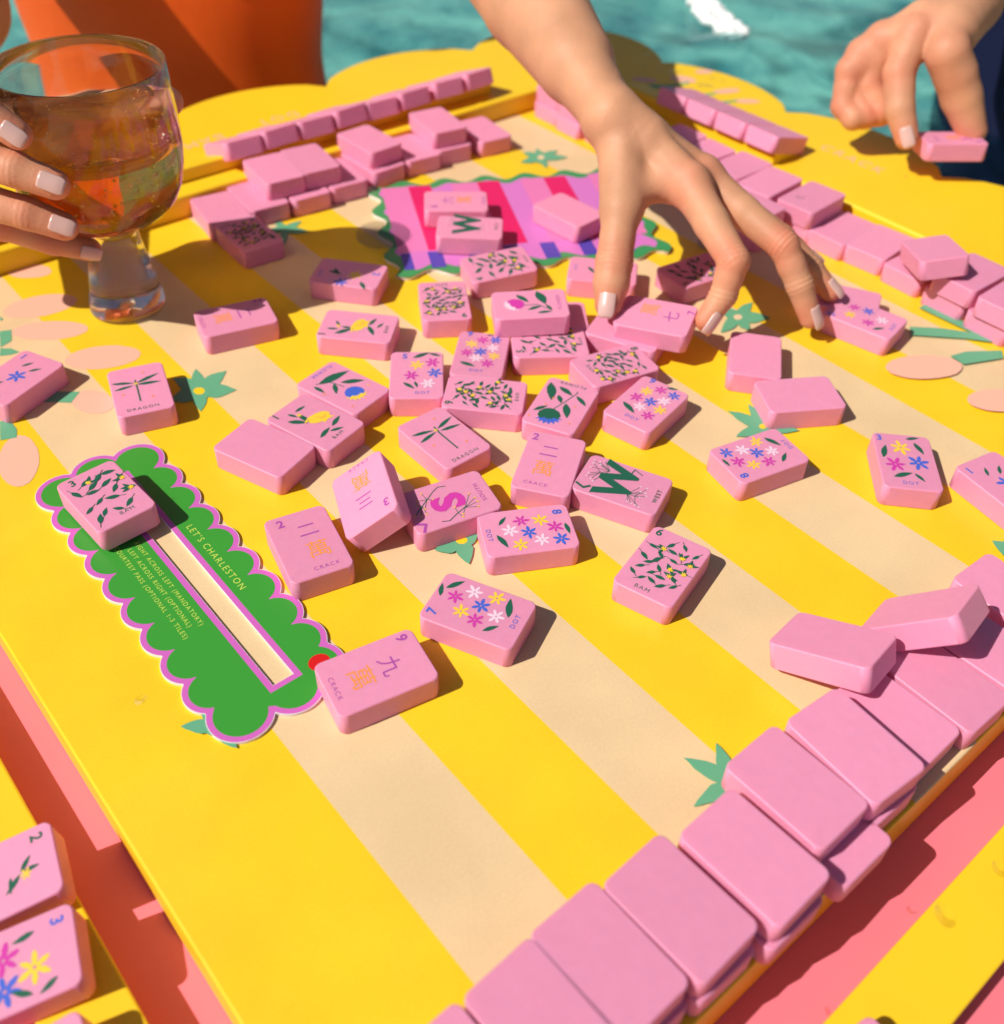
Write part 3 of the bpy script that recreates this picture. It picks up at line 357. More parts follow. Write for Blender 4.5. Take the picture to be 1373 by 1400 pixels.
2.07]]],["green",[[9.58,2.04],[9.54,2.03],[9.49,2.02],[9.44,2.02],[9.4,2.02],[9.36,2.04],[9.33,2.06],[9.31,2.09],[9.31,2.12],[9.32,2.15],[9.34,2.18],[9.37,2.21],[9.42,2.23],[9.46,
2.24],[9.51,2.24],[9.56,2.23],[9.6,2.21],[9.63,2.19],[9.64,2.16],[9.65,2.13],[9.64,2.1],[9.61,2.07]]],["yellow",[[9.53,2.09],[9.51,2.08],[9.49,2.08],[9.47,2.08],[9.45,2.08],[9.43,
2.09],[9.42,2.1],[9.41,2.12],[9.41,2.13],[9.41,2.14],[9.42,2.15],[9.43,2.16],[9.44,2.17],[9.46,2.17],[9.48,2.17],[9.5,2.17],[9.52,2.16],[9.53,2.15],[9.54,2.13],[9.55,2.12],[9.54,
2.11],[9.54,2.1]]],["green",[[13.06,5.69],[13.32,5.68],[13.22,4.75],[13.33,4.51],[13.17,4.52],[13.09,4.8]]],["green",[[12.5,5.48],[12.84,5.18],[13.15,4.77],[13.3,4.5],[13.13,4.49],
[12.88,4.81],[12.34,5.34]]],["green",[[12.32,4.71],[12.6,4.63],[13.02,4.34],[12.87,4.22],[12.29,4.48]]],["pink",[[12.22,4.46],[12.13,4.43],[12.02,4.42],[11.89,4.45],[11.75,4.51],
[11.62,4.58],[11.5,4.67],[11.4,4.77],[11.34,4.88],[11.31,4.97],[11.33,5.05],[11.37,5.11],[11.46,5.14],[11.57,5.15],[11.7,5.12],[11.85,5.07],[11.98,4.99],[12.11,4.9],[12.2,4.79],
[12.27,4.69],[12.29,4.59],[12.28,4.51]]],["pink",[[12.29,3.43],[12.21,3.4],[12.11,3.41],[12.0,3.43],[11.88,3.49],[11.77,3.56],[11.68,3.64],[11.6,3.73],[11.56,3.82],[11.54,3.9],
[11.56,3.97],[11.61,4.02],[11.69,4.05],[11.79,4.05],[11.91,4.02],[12.02,3.97],[12.14,3.9],[12.24,3.81],[12.31,3.72],[12.36,3.63],[12.37,3.54],[12.35,3.47]]]],"fr":[["pink",[[15.66,
13.48],[15.63,13.46],[15.59,13.46],[15.53,13.48],[15.48,13.51],[15.43,13.56],[15.38,13.61],[15.34,13.67],[15.32,13.73],[15.31,13.78],[15.31,13.83],[15.33,13.86],[15.37,13.87],[15.41,
13.87],[15.46,13.86],[15.52,13.83],[15.57,13.78],[15.62,13.73],[15.65,13.67],[15.68,13.61],[15.69,13.56],[15.68,13.51]]],["pink",[[16.31,13.02],[16.27,13.0],[16.21,12.99],[16.16,
13.01],[16.1,13.05],[16.05,13.1],[16.01,13.16],[15.98,13.23],[15.97,13.3],[15.97,13.37],[15.99,13.43],[16.02,13.47],[16.06,13.49],[16.12,13.49],[16.17,13.48],[16.23,13.44],[16.28,
13.39],[16.32,13.32],[16.35,13.25],[16.36,13.18],[16.36,13.11],[16.34,13.06]]],["pink",[[16.66,12.19],[16.62,12.18],[16.57,12.17],[16.5,12.17],[16.42,12.19],[16.35,12.22],[16.28,
12.25],[16.21,12.29],[16.17,12.34],[16.14,12.38],[16.13,12.41],[16.15,12.44],[16.18,12.46],[16.24,12.47],[16.3,12.46],[16.38,12.44],[16.46,12.42],[16.53,12.38],[16.59,12.34],[16.64,
12.3],[16.67,12.26],[16.67,12.22]]],["pink",[[16.53,11.58],[16.49,11.57],[16.45,11.57],[16.4,11.59],[16.34,11.62],[16.28,11.66],[16.22,11.71],[16.17,11.76],[16.14,11.81],[16.12,
11.86],[16.12,11.89],[16.13,11.92],[16.17,11.93],[16.21,11.93],[16.26,11.91],[16.32,11.88],[16.38,11.84],[16.44,11.79],[16.49,11.74],[16.52,11.69],[16.54,11.64],[16.54,11.61]]],
["pink",[[16.97,13.16],[16.94,13.14],[16.9,13.14],[16.85,13.14],[16.8,13.15],[16.75,13.18],[16.71,13.21],[16.68,13.24],[16.65,13.28],[16.64,13.32],[16.65,13.35],[16.67,13.37],[16.7,
13.39],[16.74,13.4],[16.78,13.4],[16.83,13.38],[16.88,13.36],[16.93,13.33],[16.96,13.29],[16.98,13.26],[16.99,13.22],[16.99,13.19]]],["green",[[15.26,13.56],[15.66,13.22],[16.16,
13.07],[16.09,13.01],[15.55,13.11],[15.12,13.42]]],["green",[[15.09,13.12],[15.63,12.6],[16.16,12.38],[16.11,12.33],[15.52,12.49],[15.15,12.85]]],["green",[[15.15,12.85],[15.59,
12.18],[16.21,11.89],[16.15,11.84],[15.48,12.08]]]]}
DROPS = [(16.06, 14.2, 0.355, 0.06, .28, 'clear water drop on the wet frame corner, first from the left', 1.3), (16.56, 14.6, 0.355, 0.07, .28, 'clear water drop on the wet frame corner, second from the left', 1.3), (16.48, 14.35, 0.355, 0.05, .28, 'clear water drop on the wet frame corner, third from the left', 1.3), (16.2, 14, 0.355, 0.04, .28, 'clear water drop on the wet frame corner, fourth from the left', 1.3), (16.07, 13.8, 0.355, 0.05, .28, 'clear water drop on the wet frame corner, fifth from the left', 1.3), (16.29, 13.66, 0.355, 0.09, .28, 'clear water drop on the wet frame corner, sixth from the left', 1.3), (16.1, 13.42, 0.355, 0.04, .28, 'clear water drop on the wet frame corner, seventh from the left', 1.3), (16.4, 13.55, 0.355, 0.05, .28, 'clear water drop on the wet frame corner, eighth from the left', 1.3), (15.45, 12.22, 0.355, 0.1, .28, 'clear water drop on the wet frame corner, ninth from the left', 1.3), (15.6, 12.12, 0.355, 0.06, .28, 'clear water drop on the wet frame corner, tenth from the left', 1.3), (16.26, 12.81, 0.355, 0.1, .28, 'clear water drop on the wet frame corner, eleventh from the left', 1.3), (15.71, 12.05, 0.355, 0.05, .28, 'clear water drop on the wet frame corner, twelfth from the left', 1.3), (16.36, 12.69, 0.355, 0.08, .28, 'clear water drop on the wet frame corner, thirteenth from the left', 1.3), (15.74, 11.9, 0.355, 0.06, .28, 'clear water drop on the wet frame corner, fourteenth from the left', 1.3), (16.69, 12.92, 0.355, 0.07, .28, 'clear water drop on the wet frame corner, fifteenth from the left', 1.3), (16.75, 12.72, 0.355, 0.05, .28, 'clear water drop on the wet frame corner, sixteenth from the left', 1.3), (16, 7.96, 0.355, 0.04, .28, 'clear water drop on the wet frame corner, seventeenth from the left', 1.3), (13.52, 8.34, 0.5654, 0.07, .28, 'clear water drop on the top tile of the right wall', 1.3), (5.5, 0.37, -0.35, 0.085, .28, 'clear water drop on the lower right rack bar, first from the left', 1.3), (6.24, 0.3, -0.35, 0.06, .28, 'clear water drop on the lower right rack bar, second from the left', 1.3), (4.29, 0.52, -0.699, 0.05, .28, 'clear water drop on the pink panel, first from the left', 1.3), (5.55, 0.6, -0.699, 0.04, .28, 'clear water drop on the pink panel, second from the left', 1.3), (1.23, 6.31, 0, 0.05, .28, 'clear water drop on the yellow border of the board', 1.3)]

# ---------------------------------------------------------------- game tiles
def rrect(w, h, r, n=6):
    pts = []
    for cx, cy, a0 in ((w/2-r, h/2-r, 0), (-w/2+r, h/2-r, 90), (-w/2+r, -h/2+r, 180), (w/2-r, -h/2+r, 270)):
        for i in range(n+1):
            a = math.radians(a0 + 90*i/n); pts.append((cx+r*math.cos(a), cy+r*math.sin(a)))
    return pts
def tile_mesh():
    rings = []
    for z, ins in ((-TT/2, .010), (-TT/2+.010, 0), (TT/2-.010, 0), (TT/2, .010)):
        rings.append([(x, y, z) for x, y in rrect(TW-2*ins, TL-2*ins, .078-ins)])
    n = len(rings[0]); v = [p for r in rings for p in r]; f = [tuple(reversed(range(n))), tuple(range((len(rings)-1)*n, len(rings)*n))]
    for k in range(len(rings)-1):
        for i in range(n):
            j = (i+1) % n; f.append((k*n+i, k*n+j, (k+1)*n+j, (k+1)*n+i))
    me = bpy.data.meshes.new('tile'); me.from_pydata([[c*U for c in p] for p in v], [], f); me.materials.append(M['tile'])
    me.polygons.foreach_set('use_smooth', [False, False]+[n <= i-2 < 2*n and (i-2) % 7 != 6 for i in range(2, len(f))]); me.update()
    return me
TILE_ME = tile_mesh()

FONTC = {}
def text_geo(s, bold):
    """flat text outline as triangles, centred, cap height 1"""
    key = (s, bold)
    if key not in FONTC:
        cu = bpy.data.curves.new('text', 'FONT'); cu.body = s; cu.size = 1; cu.resolution_u = 3
        if bold: cu.offset = .045 if s in 'WS' else .024
        elif not s.isascii(): cu.offset = .0
        if s.isascii() and len(s) > 1: cu.space_character = 1.3
        o = bpy.data.objects.new('text', cu); C.objects.link(o); bpy.context.view_layer.update()
        me = bpy.data.meshes.new_from_object(o.evaluated_get(bpy.context.evaluated_depsgraph_get()))
        v = np.array([q.co[:2] for q in me.vertices]); f = [list(p.vertices) for p in me.polygons]
        lo, hi = v.min(0), v.max(0); v = v-(lo+hi)/2
        v /= (.73 if s.isascii() else .95)
        bpy.data.objects.remove(o); bpy.data.curves.remove(cu); bpy.data.meshes.remove(me)
        FONTC[key] = (v, f)
    return FONTC[key]

class Print2D:
    """flat print built up in thin layers above a plane"""
    def __init__(s, z0): s.v = []; s.f = []; s.m = []; s.mats = []; s.z = z0
    def mi(s, k):
        if k not in s.mats: s.mats.append(k)
        return s.mats.index(k)
    def poly(s, pts, k):
        b = len(s.v); s.v += [(x, y, s.z) for x, y in pts]; s.f.append(tuple(range(b, b+len(pts)))); s.m.append(s.mi(k)); s.z += .00012
    def text(s, t, x, y, h, k, bold=0, rot=0., flip=1):
        v, f = text_geo(t, bold); b = len(s.v); c, si = math.cos(rot), math.sin(rot)
        s.v += [(x+(c*px-si*py)*h, y+(si*px+c*py)*h, s.z) for px, py in v]
        for q in f: s.f.append(tuple(b+i for i in q)); s.m.append(s.mi(k))
        s.z += .00012
    def flower(s, x, y, r, k, rnd, centre='tile'):
        a0 = rnd.random()*6; pts = []
        for i in range(6):
            a = a0+i*math.pi/3; rr = r*(.9+.2*rnd.random())
            for da, q in ((-.42, .34), (-.30, .66), (-.08, 1.0), (.10, .97), (.31, .62), (.42, .34)):
                pts.append((x+rr*q*math.cos(a+da), y+rr*q*math.sin(a+da)))
        s.poly(pts, k)
        if r > .05: s.poly([(x+r*.13*math.cos(t*.9), y+r*.13*math.sin(t*.9)) for t in range(7)], centre)
    def leaf(s, x0, y0, x1, y1, k='G', w=.27):
        dx, dy = x1-x0, y1-y0; L = math.hypot(dx, dy) or 1e-6; nx, ny = -dy/L, dx/L
        P = [(0, 0), (.15, .5), (.35, .93), (.55, 1), (.78, .6), (1, 0), (.8, -.42), (.55, -.8), (.3, -.85), (.12, -.45)]
        s.poly([(x0+dx*a+nx*b*w*L/2, y0+dy*a+ny*b*w*L/2) for a, b in P], k)
    def stroke(s, pts, w, k):
        for a, b in zip(pts, pts[1:]):
            dx, dy = b[0]-a[0], b[1]-a[1]; L = math.hypot(dx, dy) or 1e-6; nx, ny = -dy/L*w/2, dx/L*w/2; ex, ey = dx/L*w*.3, dy/L*w*.3
            s.poly([(a[0]+nx-ex, a[1]+ny-ey), (a[0]-nx-ex, a[1]-ny-ey), (b[0]-nx+ex, b[1]-ny+ey), (b[0]+nx+ex, b[1]+ny+ey)], k)
    def ellipse(s, x, y, rx, ry, k, rot=0., n=18):
        c, si = math.cos(rot), math.sin(rot)
        s.poly([(x+c*rx*math.cos(t)-si*ry*math.sin(t), y+si*rx*math.cos(t)+c*ry*math.sin(t)) for t in [2*math.pi*i/n for i in range(n)]], k)
    def build(s, name, parent):
        me = bpy.data.meshes.new(name); me.from_pydata([[c*U for c in p] for p in s.v], [], s.f)
        for k in s.mats: me.materials.append(M[k])
        me.polygons.foreach_set('material_index', s.m); me.update()
        return link(bpy.data.objects.new(name, me), parent)

def bam_print(p, n, rnd):
    """sprigs of narrow leaves spread evenly over the face, with n small yellow blossoms"""
    x0, x1, y0, y1 = -.245, .245, -.31, .35
    cnt = {3: 17, 4: 20, 5: 24, 6: 26, 8: 34, 9: 38}.get(n, 20); ln = .150 if n < 5 else .125 if n < 7 else .108
    mid = []
    while len(mid) < cnt:
        best = None
        for _ in range(24):
            q = (rnd.uniform(x0, x1), rnd.uniform(y0, y1))
            if q[0] < -.13 and q[1] > .24: continue
            d = min([math.hypot(q[0]-a, q[1]-b) for a, b in mid] or [9])
            if best is None or d > best[0]: best = (d, q)
        if best: mid.append(best[1])
    spots = sorted(rnd.sample(range(cnt), n))
    for i, (x, y) in enumerate(mid):
        a = rnd.choice((.5, .75, 1.0, 2.2, 2.6, -.1))+rnd.uniform(-.35, .35); L = ln*rnd.uniform(.85, 1.15); c, s_ = math.cos(a)*L/2, math.sin(a)*L/2
        if rnd.random() < .5: c, s_ = -c, -s_
        p.leaf(x-c, y-s_, x+c, y+s_, w=.40); p.stroke([(x-c, y-s_), (x-c*1.7, y-s_*1.7)], .007, 'G')
    for k in spots:
        x, y = mid[k]; p.flower(x+.02, y-.02, .036, 'Y', rnd)
        for da in (0, 1.3): L = ln*.75; p.leaf(x+.02, y-.02, x+.02+L*math.cos(da+k), y-.02+L*math.sin(da+k), w=.34)
        p.flower(x+.02, y-.02, .030, 'Y', rnd)

def tile_print(tile, items, seed):
    rnd = random.Random(seed); p = Print2D(TT/2+.0012)
    for it in items:
        k = it[0]
        if k == 'F': p.flower(it[2], it[3], it[4] if len(it) > 4 else .090, it[1], rnd)
        elif k == 'L': p.leaf(*it[1:5], w=(it[5] if len(it) > 5 else .30))
        elif k == 'S': p.stroke(it[3], it[2], it[1])
        elif k == 'E':
            if it[4] > 0: p.ellipse(it[2], it[3], it[4], it[5], it[1], it[6] if len(it) > 6 else 0)
        elif k == 'T': p.text(it[1], it[2], it[3], it[4], it[5], it[6])
        elif k == 'bam': bam_print(p, it[1], rnd)
        elif k == 'U':
            x, y, x2, y2, r = it[3:8]; a0 = math.atan2(y2-y, x2-x); hull = []
            for i in range(13):
                a = a0-1.15+2.3*i/12; rr = r*(1.05+.16*math.cos(i*math.pi)); hull.append((x+rr*math.cos(a), y+rr*math.sin(a)))
            back = [(x+r*.95*math.cos(a0+a), y+r*.95*math.sin(a0+a)) for a in (1.5, 2.1, 2.7, 3.14, 3.6, 4.2, 4.75)]
            p.poly(hull+[(x+r*.5*math.cos(a0+1.4), y+r*.5*math.sin(a0+1.4)), (x+r*.5*math.cos(a0-1.4), y+r*.5*math.sin(a0-1.4))], it[2])
            p.poly([(x+r*.86*math.cos(a0+a), y+r*.86*math.sin(a0+a)) for a in (-1.3, -1.0)]+[(x+r*(.62 if i % 2 else .42)*math.cos(a0-.8+1.6*i/6), y+r*(.62 if i % 2 else .42)*math.sin(a0-.8+1.6*i/6)) for i in range(7)]+[(x+r*.86*math.cos(a0+a), y+r*.86*math.sin(a0+a)) for a in (1.0, 1.3)]+back, it[1])
        elif k == 'R':
            x, y = it[1:3]
            p.poly([(x-.13, y+.045), (x-.19, y+.055), (x-.13, y+.085), (x-.07, y+.10), (x+.03, y+.085), (x+.12, y+.05), (x+.16, y-.02), (x+.11, y-.09), (x+.15, y-.13), (x+.05, y-.105), (x-.03, y-.125), (x-.02, y-.09), (x-.10, y-.05), (x-.14, y+.0)], 'Y')
            p.stroke([(x-.02, y+.03), (x+.05, y-.035), (x+.10, y-.02)], .009, 'O'); p.stroke([(x, y-.02), (x+.04, y-.06), (x+.08, y-.05)], .009, 'O'); p.ellipse(x-.115, y+.062, .009, .009, 'N', n=8)
    return p.build('printed_design', tile)
NTILE = [0]
def tile(pose, label, group, items=None, name='game_tile'):
    x, y, z, rx, ry, rz = pose
    o = bpy.data.objects.new(name, TILE_ME); o.location = (x*U, y*U, z*U); o.rotation_euler = (rx, ry, rz); link(o)
    tag(o, label, 'tile', group); NTILE[0] += 1
    if items: tile_print(o, items, NTILE[0])
    return o

G1 = 'picture tiles spread face up on the board'; G2 = 'blank-backed tiles lying on the board'
LB = dict(
 crack2L=('pink tile printed 2 with orange character and CRACK, right of the green card', G1),
 crack9=('pink tile printed 9 and CRACK covering the lower end of the green card', G1),
 dot7=('7 DOT tile with seven flowers, nearest of the flower tiles to the front', G1),
 bam3=('3 BAM tile with leafy sprigs lying on top of the green scalloped card', G1),
 bam1=('1 BAM tile with yellow bird wedged between blank tile and blue flower tile', G1),
 backA=('blank pink tile touching the yellow bird tile, above the green card', G2),
 flowerB=('FLOWER tile with a blue and yellow blossom beside the yellow bird tile', G1),
 bam1L=('1 BAM tile with yellow bird standing alone below the striped mat', G1),
 crack2T=('pink 2 CRACK tile at the edge of the glass shadow', G1),
 dot5=('5 DOT tile with five flowers left of the 9 DOT tile', G1),
 bam9a=('leaf-covered 9 BAM tile left of the 4 BAM tile below the striped mat', G1),
 bam4=('4 BAM tile with few leaves overlapping the lower edge of the striped mat', G1),
 flowerP=('FLOWER tile with a magenta and white blossom raised on another tile', G1),
 dot9a=('9 DOT tile of nine flowers between the 5 DOT and 5 BAM tiles', G1),
 bam5=('5 BAM tile with sprigs in front of the magenta flower tile', G1),
 bam9b=('leaf-covered 9 BAM tile lying directly below the 9 DOT tile', G1),
 bam8=('8 BAM tile of dense leaves below the tile the fingers hold', G1),
 flowerG=('FLOWER tile with a green and blue blossom in the middle of the board', G1),
 dot9b=('9 DOT tile of nine flowers right of the green and blue flower tile', G1),
 dragonC=('DRAGON tile with green dragonfly in the middle of the spread', G1),
 south=('SOUTH tile with a magenta letter S and grey sprigs', G1),
 dot8c=('8 DOT tile of eight flowers touching the SOUTH tile', G1),
 crack2c=('2 CRACK tile tilted between the flower tile and the WEST tile', G1),
 west=('WEST tile with a big green letter W beside the 2 CRACK tile', G1),
 bam6=('6 BAM tile with leafy sprigs alone on the striped board', G1),
 dot8r=('8 DOT tile of eight flowers below the two blank tiles on the right', G1),
 dot3=('3 DOT tile with three large flowers at the right of the board', G1),
 backB=('blank pink tile lying crosswise above the right-hand 8 DOT tile', G2),
 backC=('blank pink tile half in the shadow of the hand', G2),
 dotH=('5 DOT tile half shaded by the reaching hand fingertips', G1),
 dragonL=('DRAGON tile with green dragonfly on the left beside a green printed flower', G1),
 dot2=('2 DOT tile with blue and yellow flowers touching the glass shadow', G1),
 westW=('WEST tile with green letter W lying on the striped mat', G1),
 crack6=('6 CRACK tile behind the WEST tile on the striped mat', G1),
 backM=('blank pink tile on the striped mat beside the thumb', G2),
 f40=('shaded leaf-patterned BAM tile beside the glass in front of the far left wall', G1),
 held1=('7 CRACK tile pinched between thumb and forefinger of the reaching hand', G1),
 held2=('pink tile held up in the fingers of the person at the right edge', G1),
 crack3=('3 CRACK tile tipped up on its edge against the SOUTH tile', G1),
)
P = DATA['P']; D = DATA['D']
P['held2'][2] += 0.0
for k, (lab, g) in LB.items(): tile(P[k], lab, g, D.get(k))
# tiles only partly in view
RX = random.Random(7)
FLW = [['F', 'B', 0, .02, .12], ['L', .05, .16, .16, .28], ['L', -.1, .2, -.02, .33], ['L', -.05, -.14, -.16, -.26], ['T', '1', -.23, .37, .105, 'B', 1], ['T', 'DOT', .05, -.39, .052, 'B', 0]]
tile([10.16, 2.71, TT/2, 0, 0, -.2], '1 DOT tile with one blue flower cut by the right edge of the picture', G1, FLW)
tile([2.145, 11.52, TT/2, 0, 0, -1.152], '1 DOT tile with one blue flower at the left edge of the picture', G1, FLW)
tile([9.76, 8.95, TT/2, 0, 0, -2.4155], 'DOT tile partly hidden behind the thumb of the reaching hand', G1, [['T', 'DOT', -.02, -.40, .052, 'B', 0], ['L', -.08, -.22, .1, -.12], ['F', 'M', .1, -.02], ['F', 'B', -.1, .05], ['F', 'Y', .02, .2], ['T', '6', -.23, .38, .105, 'B', 1]])
tile([10.875, 8.13, TT/2, 0, 0, 1.421], 'dark shaded leaf tile under the arch of the reaching hand', G1, [['T', '3', -.23, .38, .105, 'G', 1], ['bam', 3], ['T', 'BAM', .02, -.40, .052, 'G', 0]])
tile([8.35, 8.53, TT/2, 0, 0, .93], 'tile lying underneath the raised magenta flower tile', G2)
tile([8.93, 7.62, TT/2, 0, 0, .42], 'tile lying flat beneath the one held by thumb and forefinger', G2)
tile([12.0, 6.32, TT/2, 0, 0, .5], 'tile mostly hidden below the middle fingertip of the reaching hand', G2)

# front wall : two courses
WL = 'top tile of the front wall, '
fr = [('w1', 'near its left end'), ('w2', 'second from the left end'), ('w3', 'third from the left end'), ('w4', 'fourth from the left end'), ('w5', 'with another jutting out beneath'), ('w6', 'last before the wall drops lower')]
GT = 'tiles of the front wall'
tile([1.38, 1.66, TT*1.5, 0, 0, .03], WL+'cut by the bottom of the picture', GT)
tile([1.39, 1.62, TT*.5, 0, 0, 0], 'blank tile in the bottom course of the front wall, cut by the picture bottom', GT)
for k, (n, l) in enumerate(fr):
    tile(P[n], WL+l, GT)
    q = list(P[n]); q[2] = TT*.5; q[0] += RX.uniform(-.03, .05); q[1] += -.04 if n != 'w5' else -.27; q[5] = RX.uniform(-.03, .03)
    if n == 'w5': q[0] += .1
    tile(q, 'bottom tile of the front wall, under the top one '+l, GT)
tile(P['w7'], 'blank tile of the front wall lying lower, just right of the double course', GT)
tile([7.09, 1.60, TT*.5, 0, 0, -.03], 'blank tile of the single course front wall under the first tipped tile', GT)
tile([7.80, 1.52, TT*.5, 0, 0, .02], 'blank tile of the single course front wall cut by the right picture edge', GT)
tile([8.62, 1.78, TT*.5, 0, 0, -.05], 'blank tile behind the upper tipped tile at the right picture edge', GT)
tile(P['g1'], 'blank tile tipped with one end up on the front wall, nearer the middle', GT)
tile(P['g2'], 'blank tile tipped steeply on the front wall at the right picture edge', GT)
# right wall
GR = 'tiles of the right wall'
WR = 'blank tile of the right wall '
tile(P['r5'], WR+'on the top course with a water drop on it', GR)
tile([13.70, 8.22, TT*.5, 0, 0, -1.5], WR+'beneath the one with a water drop', GR)
tile(P['r6'], WR+'first in the single course below the wet tile', GR)
tile(P['r7'], WR+'second in the single course, touching the tipped tile', GR)
tile([13.78, 6.20, TT*.5, 0, 0, -1.6], WR+'underneath the tipped tile', GR)
tile(P['r8'], WR+'tipped askew on top of the course', GR)
tile(P['r10'], WR+'on the top course right of the tipped tile', GR)
tile([13.70, 5.45, TT*.5, 0, 0, -1.57], WR+'in the bottom course right of the tipped tile', GR)
tile([13.56, 4.62, TT*1.5, 0, 0, -1.57], WR+'on the top course cut by the picture edge', GR)
tile([13.62, 4.70, TT*.5, 0, 0, -1.6], WR+'in the bottom course cut by the picture edge', GR)
tile([13.5, 3.9, TT*.5, 0, 0, -1.5], WR+'just outside the right picture edge', GR)
tile(P['r4'], WR+'on the top course next left of the wet tile', GR)
tile([13.60, 8.98, TT*.5, 0, 0, -1.5], WR+'in the bottom course next left of the wet tile', GR)
tile([13.62, 9.70, TT*1.5, 0, 0, -1.56], WR+'on the top course where the arm shadow ends', GR)
tile([13.64, 9.72, TT*.5, 0, 0, -1.53], WR+'in the bottom course where the arm shadow ends', GR)
tile([12.70, 8.72, TT*1.5, 0, 0, .04], 'blank tile lying lengthwise in front of the right wall above the knuckles', GR)
tile([12.70, 8.74, TT*.5, 0, 0, .02], 'blank tile under the lengthwise one in front of the right wall', GR)
far = [(10.42, 2, 'first one inside the arm shadow'), (11.12, 2, 'second one inside the arm shadow'), (11.85, 1, 'hidden behind the forearm, third'), (12.55, 1, 'left of the forearm, nearest to it'), (13.25, 2, 'left of the forearm, second course'), ]
for b, n, l in far:
    for j in range(n):
        tile([13.58+RX.uniform(-.06, .06), b, TT*(.5+j), 0, 0, -1.57+RX.uniform(-.05, .05)], WR+l+(', upper tile' if j else ', lower tile'), GR)
tile([13.62, 13.95, TT*.5, 0, 0, -1.57], WR+'at its far end, lower tile', GR)
tile([13.66, 13.97, TT*1.5, 0, 0, -1.55], WR+'at its far end, upper tile', GR)
# left wall
GL = 'tiles of the far left wall'
WF = 'tile of the far left wall '
tile([6.30, 13.97, TT*.5, 0, 0, -.15], WF+'in purple shade at its left end', GL)
tile([6.99, 14.02, TT*.5, 0, 0, -.12], WF+'in the bottom course, second from the left end', GL)
tile([7.70, 13.93, TT*.5, 0, 0, -.10], WF+'in the bottom course with a sunlit orange end', GL)
tile([8.42, 13.93, TT*.5, 0, 0, -.10], WF+'in the bottom course left of the tall pair', GL)
tile(P['l4'], WF+'left of the two side by side on top', GL)
tile(P['l5'], WF+'right of the two side by side on top', GL)
tile([9.22, 14.02, TT*.5, 0, 0, .03], WF+'lower one of the left stacked pair', GL)
q = list(P['l6']); q[1] -= .12; tile(q, WF+'upper one of the left stacked pair', GL)
tile([10.00, 14.0, TT*.5, 0, 0, -.12], WF+'lying low between the two stacked pairs', GL)
tile([10.70, 14.0, TT*.5, 0, 0, -.17], WF+'lower one of the right stacked pair', GL)
tile(P['l7'], WF+'upper one of the right stacked pair', GL)
tile([11.50, 13.86, TT*.5, 0, 0, -.13], WF+'alone at its right end with an orange lit end', GL)

# ---------------------------------------------------------------- table
def bbox_mesh(name, x0, x1, y0, y1, z0, z1, m, parent, bev=.03, seg=3):
    bm = bmesh.new()
    vs = [bm.verts.new(((x0 if i & 1 else x1)*U, (y0 if i & 2 else y1)*U, (z0 if i & 4 else z1)*U)) for i in range(8)]
    for f in ((0, 1, 3, 2), (4, 6, 7, 5), (0, 4, 5, 1), (2, 3, 7, 6), (0, 2, 6, 4), (1, 5, 7, 3)): bm.faces.new([vs[i] for i in f])
    bmesh.ops.recalc_face_normals(bm, faces=bm.faces)
    if bev: bmesh.ops.bevel(bm, geom=bm.edges[:], offset=bev*U, segments=seg, affect='EDGES', profile=.5)
    me = bpy.data.meshes.new(name); bm.to_mesh(me); bm.free(); me.materials.append(M[m] if isinstance(m, str) else m)
    return link(bpy.data.objects.new(name, me), parent)
def prism(name, outline, z0, z1, m, parent, bev=.03, seg=2):
    bm = bmesh.new(); vs = [bm.verts.new((x*U, y*U, z1*U)) for x, y in outline]; top = bm.faces.new(vs)
    if top.normal.z < 0 or sum(a[0]*b[1]-a[1]*b[0] for a, b in zip(outline, outline[1:]+outline[:1])) < 0: top.normal_flip()
    r = bmesh.ops.extrude_face_region(bm, geom=[top]); nv = [e for e in r['geom'] if isinstance(e, bmesh.types.BMVert)]
    for v in nv: v.co.z = z0*U
    bmesh.ops.recalc_face_normals(bm, faces=bm.faces)
    if bev:
        ed = [e for e in bm.edges if abs(e.verts[0].co.z-z1*U) < 1e-7 and abs(e.verts[1].co.z-z1*U) < 1e-7]
        bmesh.ops.bevel(bm, geom=ed, offset=bev*U, segments=seg, affect='EDGES', profile=.5)
    me = bpy.data.meshes.new(name); bm.to_mesh(me); bm.free(); me.materials.append(M[m])
    return link(bpy.data.objects.new(name, me), parent)
AX, BY = 14.38, 14.52
table = tag(empty('game_table', (0, 0, 0)), 'floating yellow and pink game table with striped playing board and scalloped edge', 'table')
bbox_mesh('playing_board', .51, AX-.004, 1.08, BY-.004, -.695, 0, 'board', table, .022, 3)
bbox_mesh('pink_panel', -6, AX-.01, -5, BY-.01, -1.3, -.70, 'pinkbase', table, .02)
def bump_pts(p, q, h, n=14):
    (x0, y0), (x1, y1) = p, q; dx, dy = x1-x0, y1-y0; L = math.hypot(dx, dy); nx, ny = dy/L, -dx/L
    return [(x0+dx*t+nx*h*math.sin(math.pi*t)**.62, y0+dy*t+ny*h*math.sin(math.pi*t)**.62) for t in [i/n for i in range(n)]]
out = [(AX, -6), (16.5, -6)]
ed = [(16.5, -6), (16.5, -2.5), (16.5, .85), (16.5, 4.2), (16.55, 7.6), (16.58, 10.97), (16.36, 14.3)]
for a, b in zip(ed, ed[1:]): out += bump_pts(a, b, .68)
cpt = (15.05, 15.45); a0 = math.atan2(14.3-cpt[1], 16.36-cpt[0]); a1 = math.atan2(17.0-cpt[1], 13.75-cpt[0])
for i in range(26):
    a = a0+(a1-a0)*i/25; out.append((cpt[0]+1.98*math.cos(a), cpt[1]+1.98*math.sin(a)))
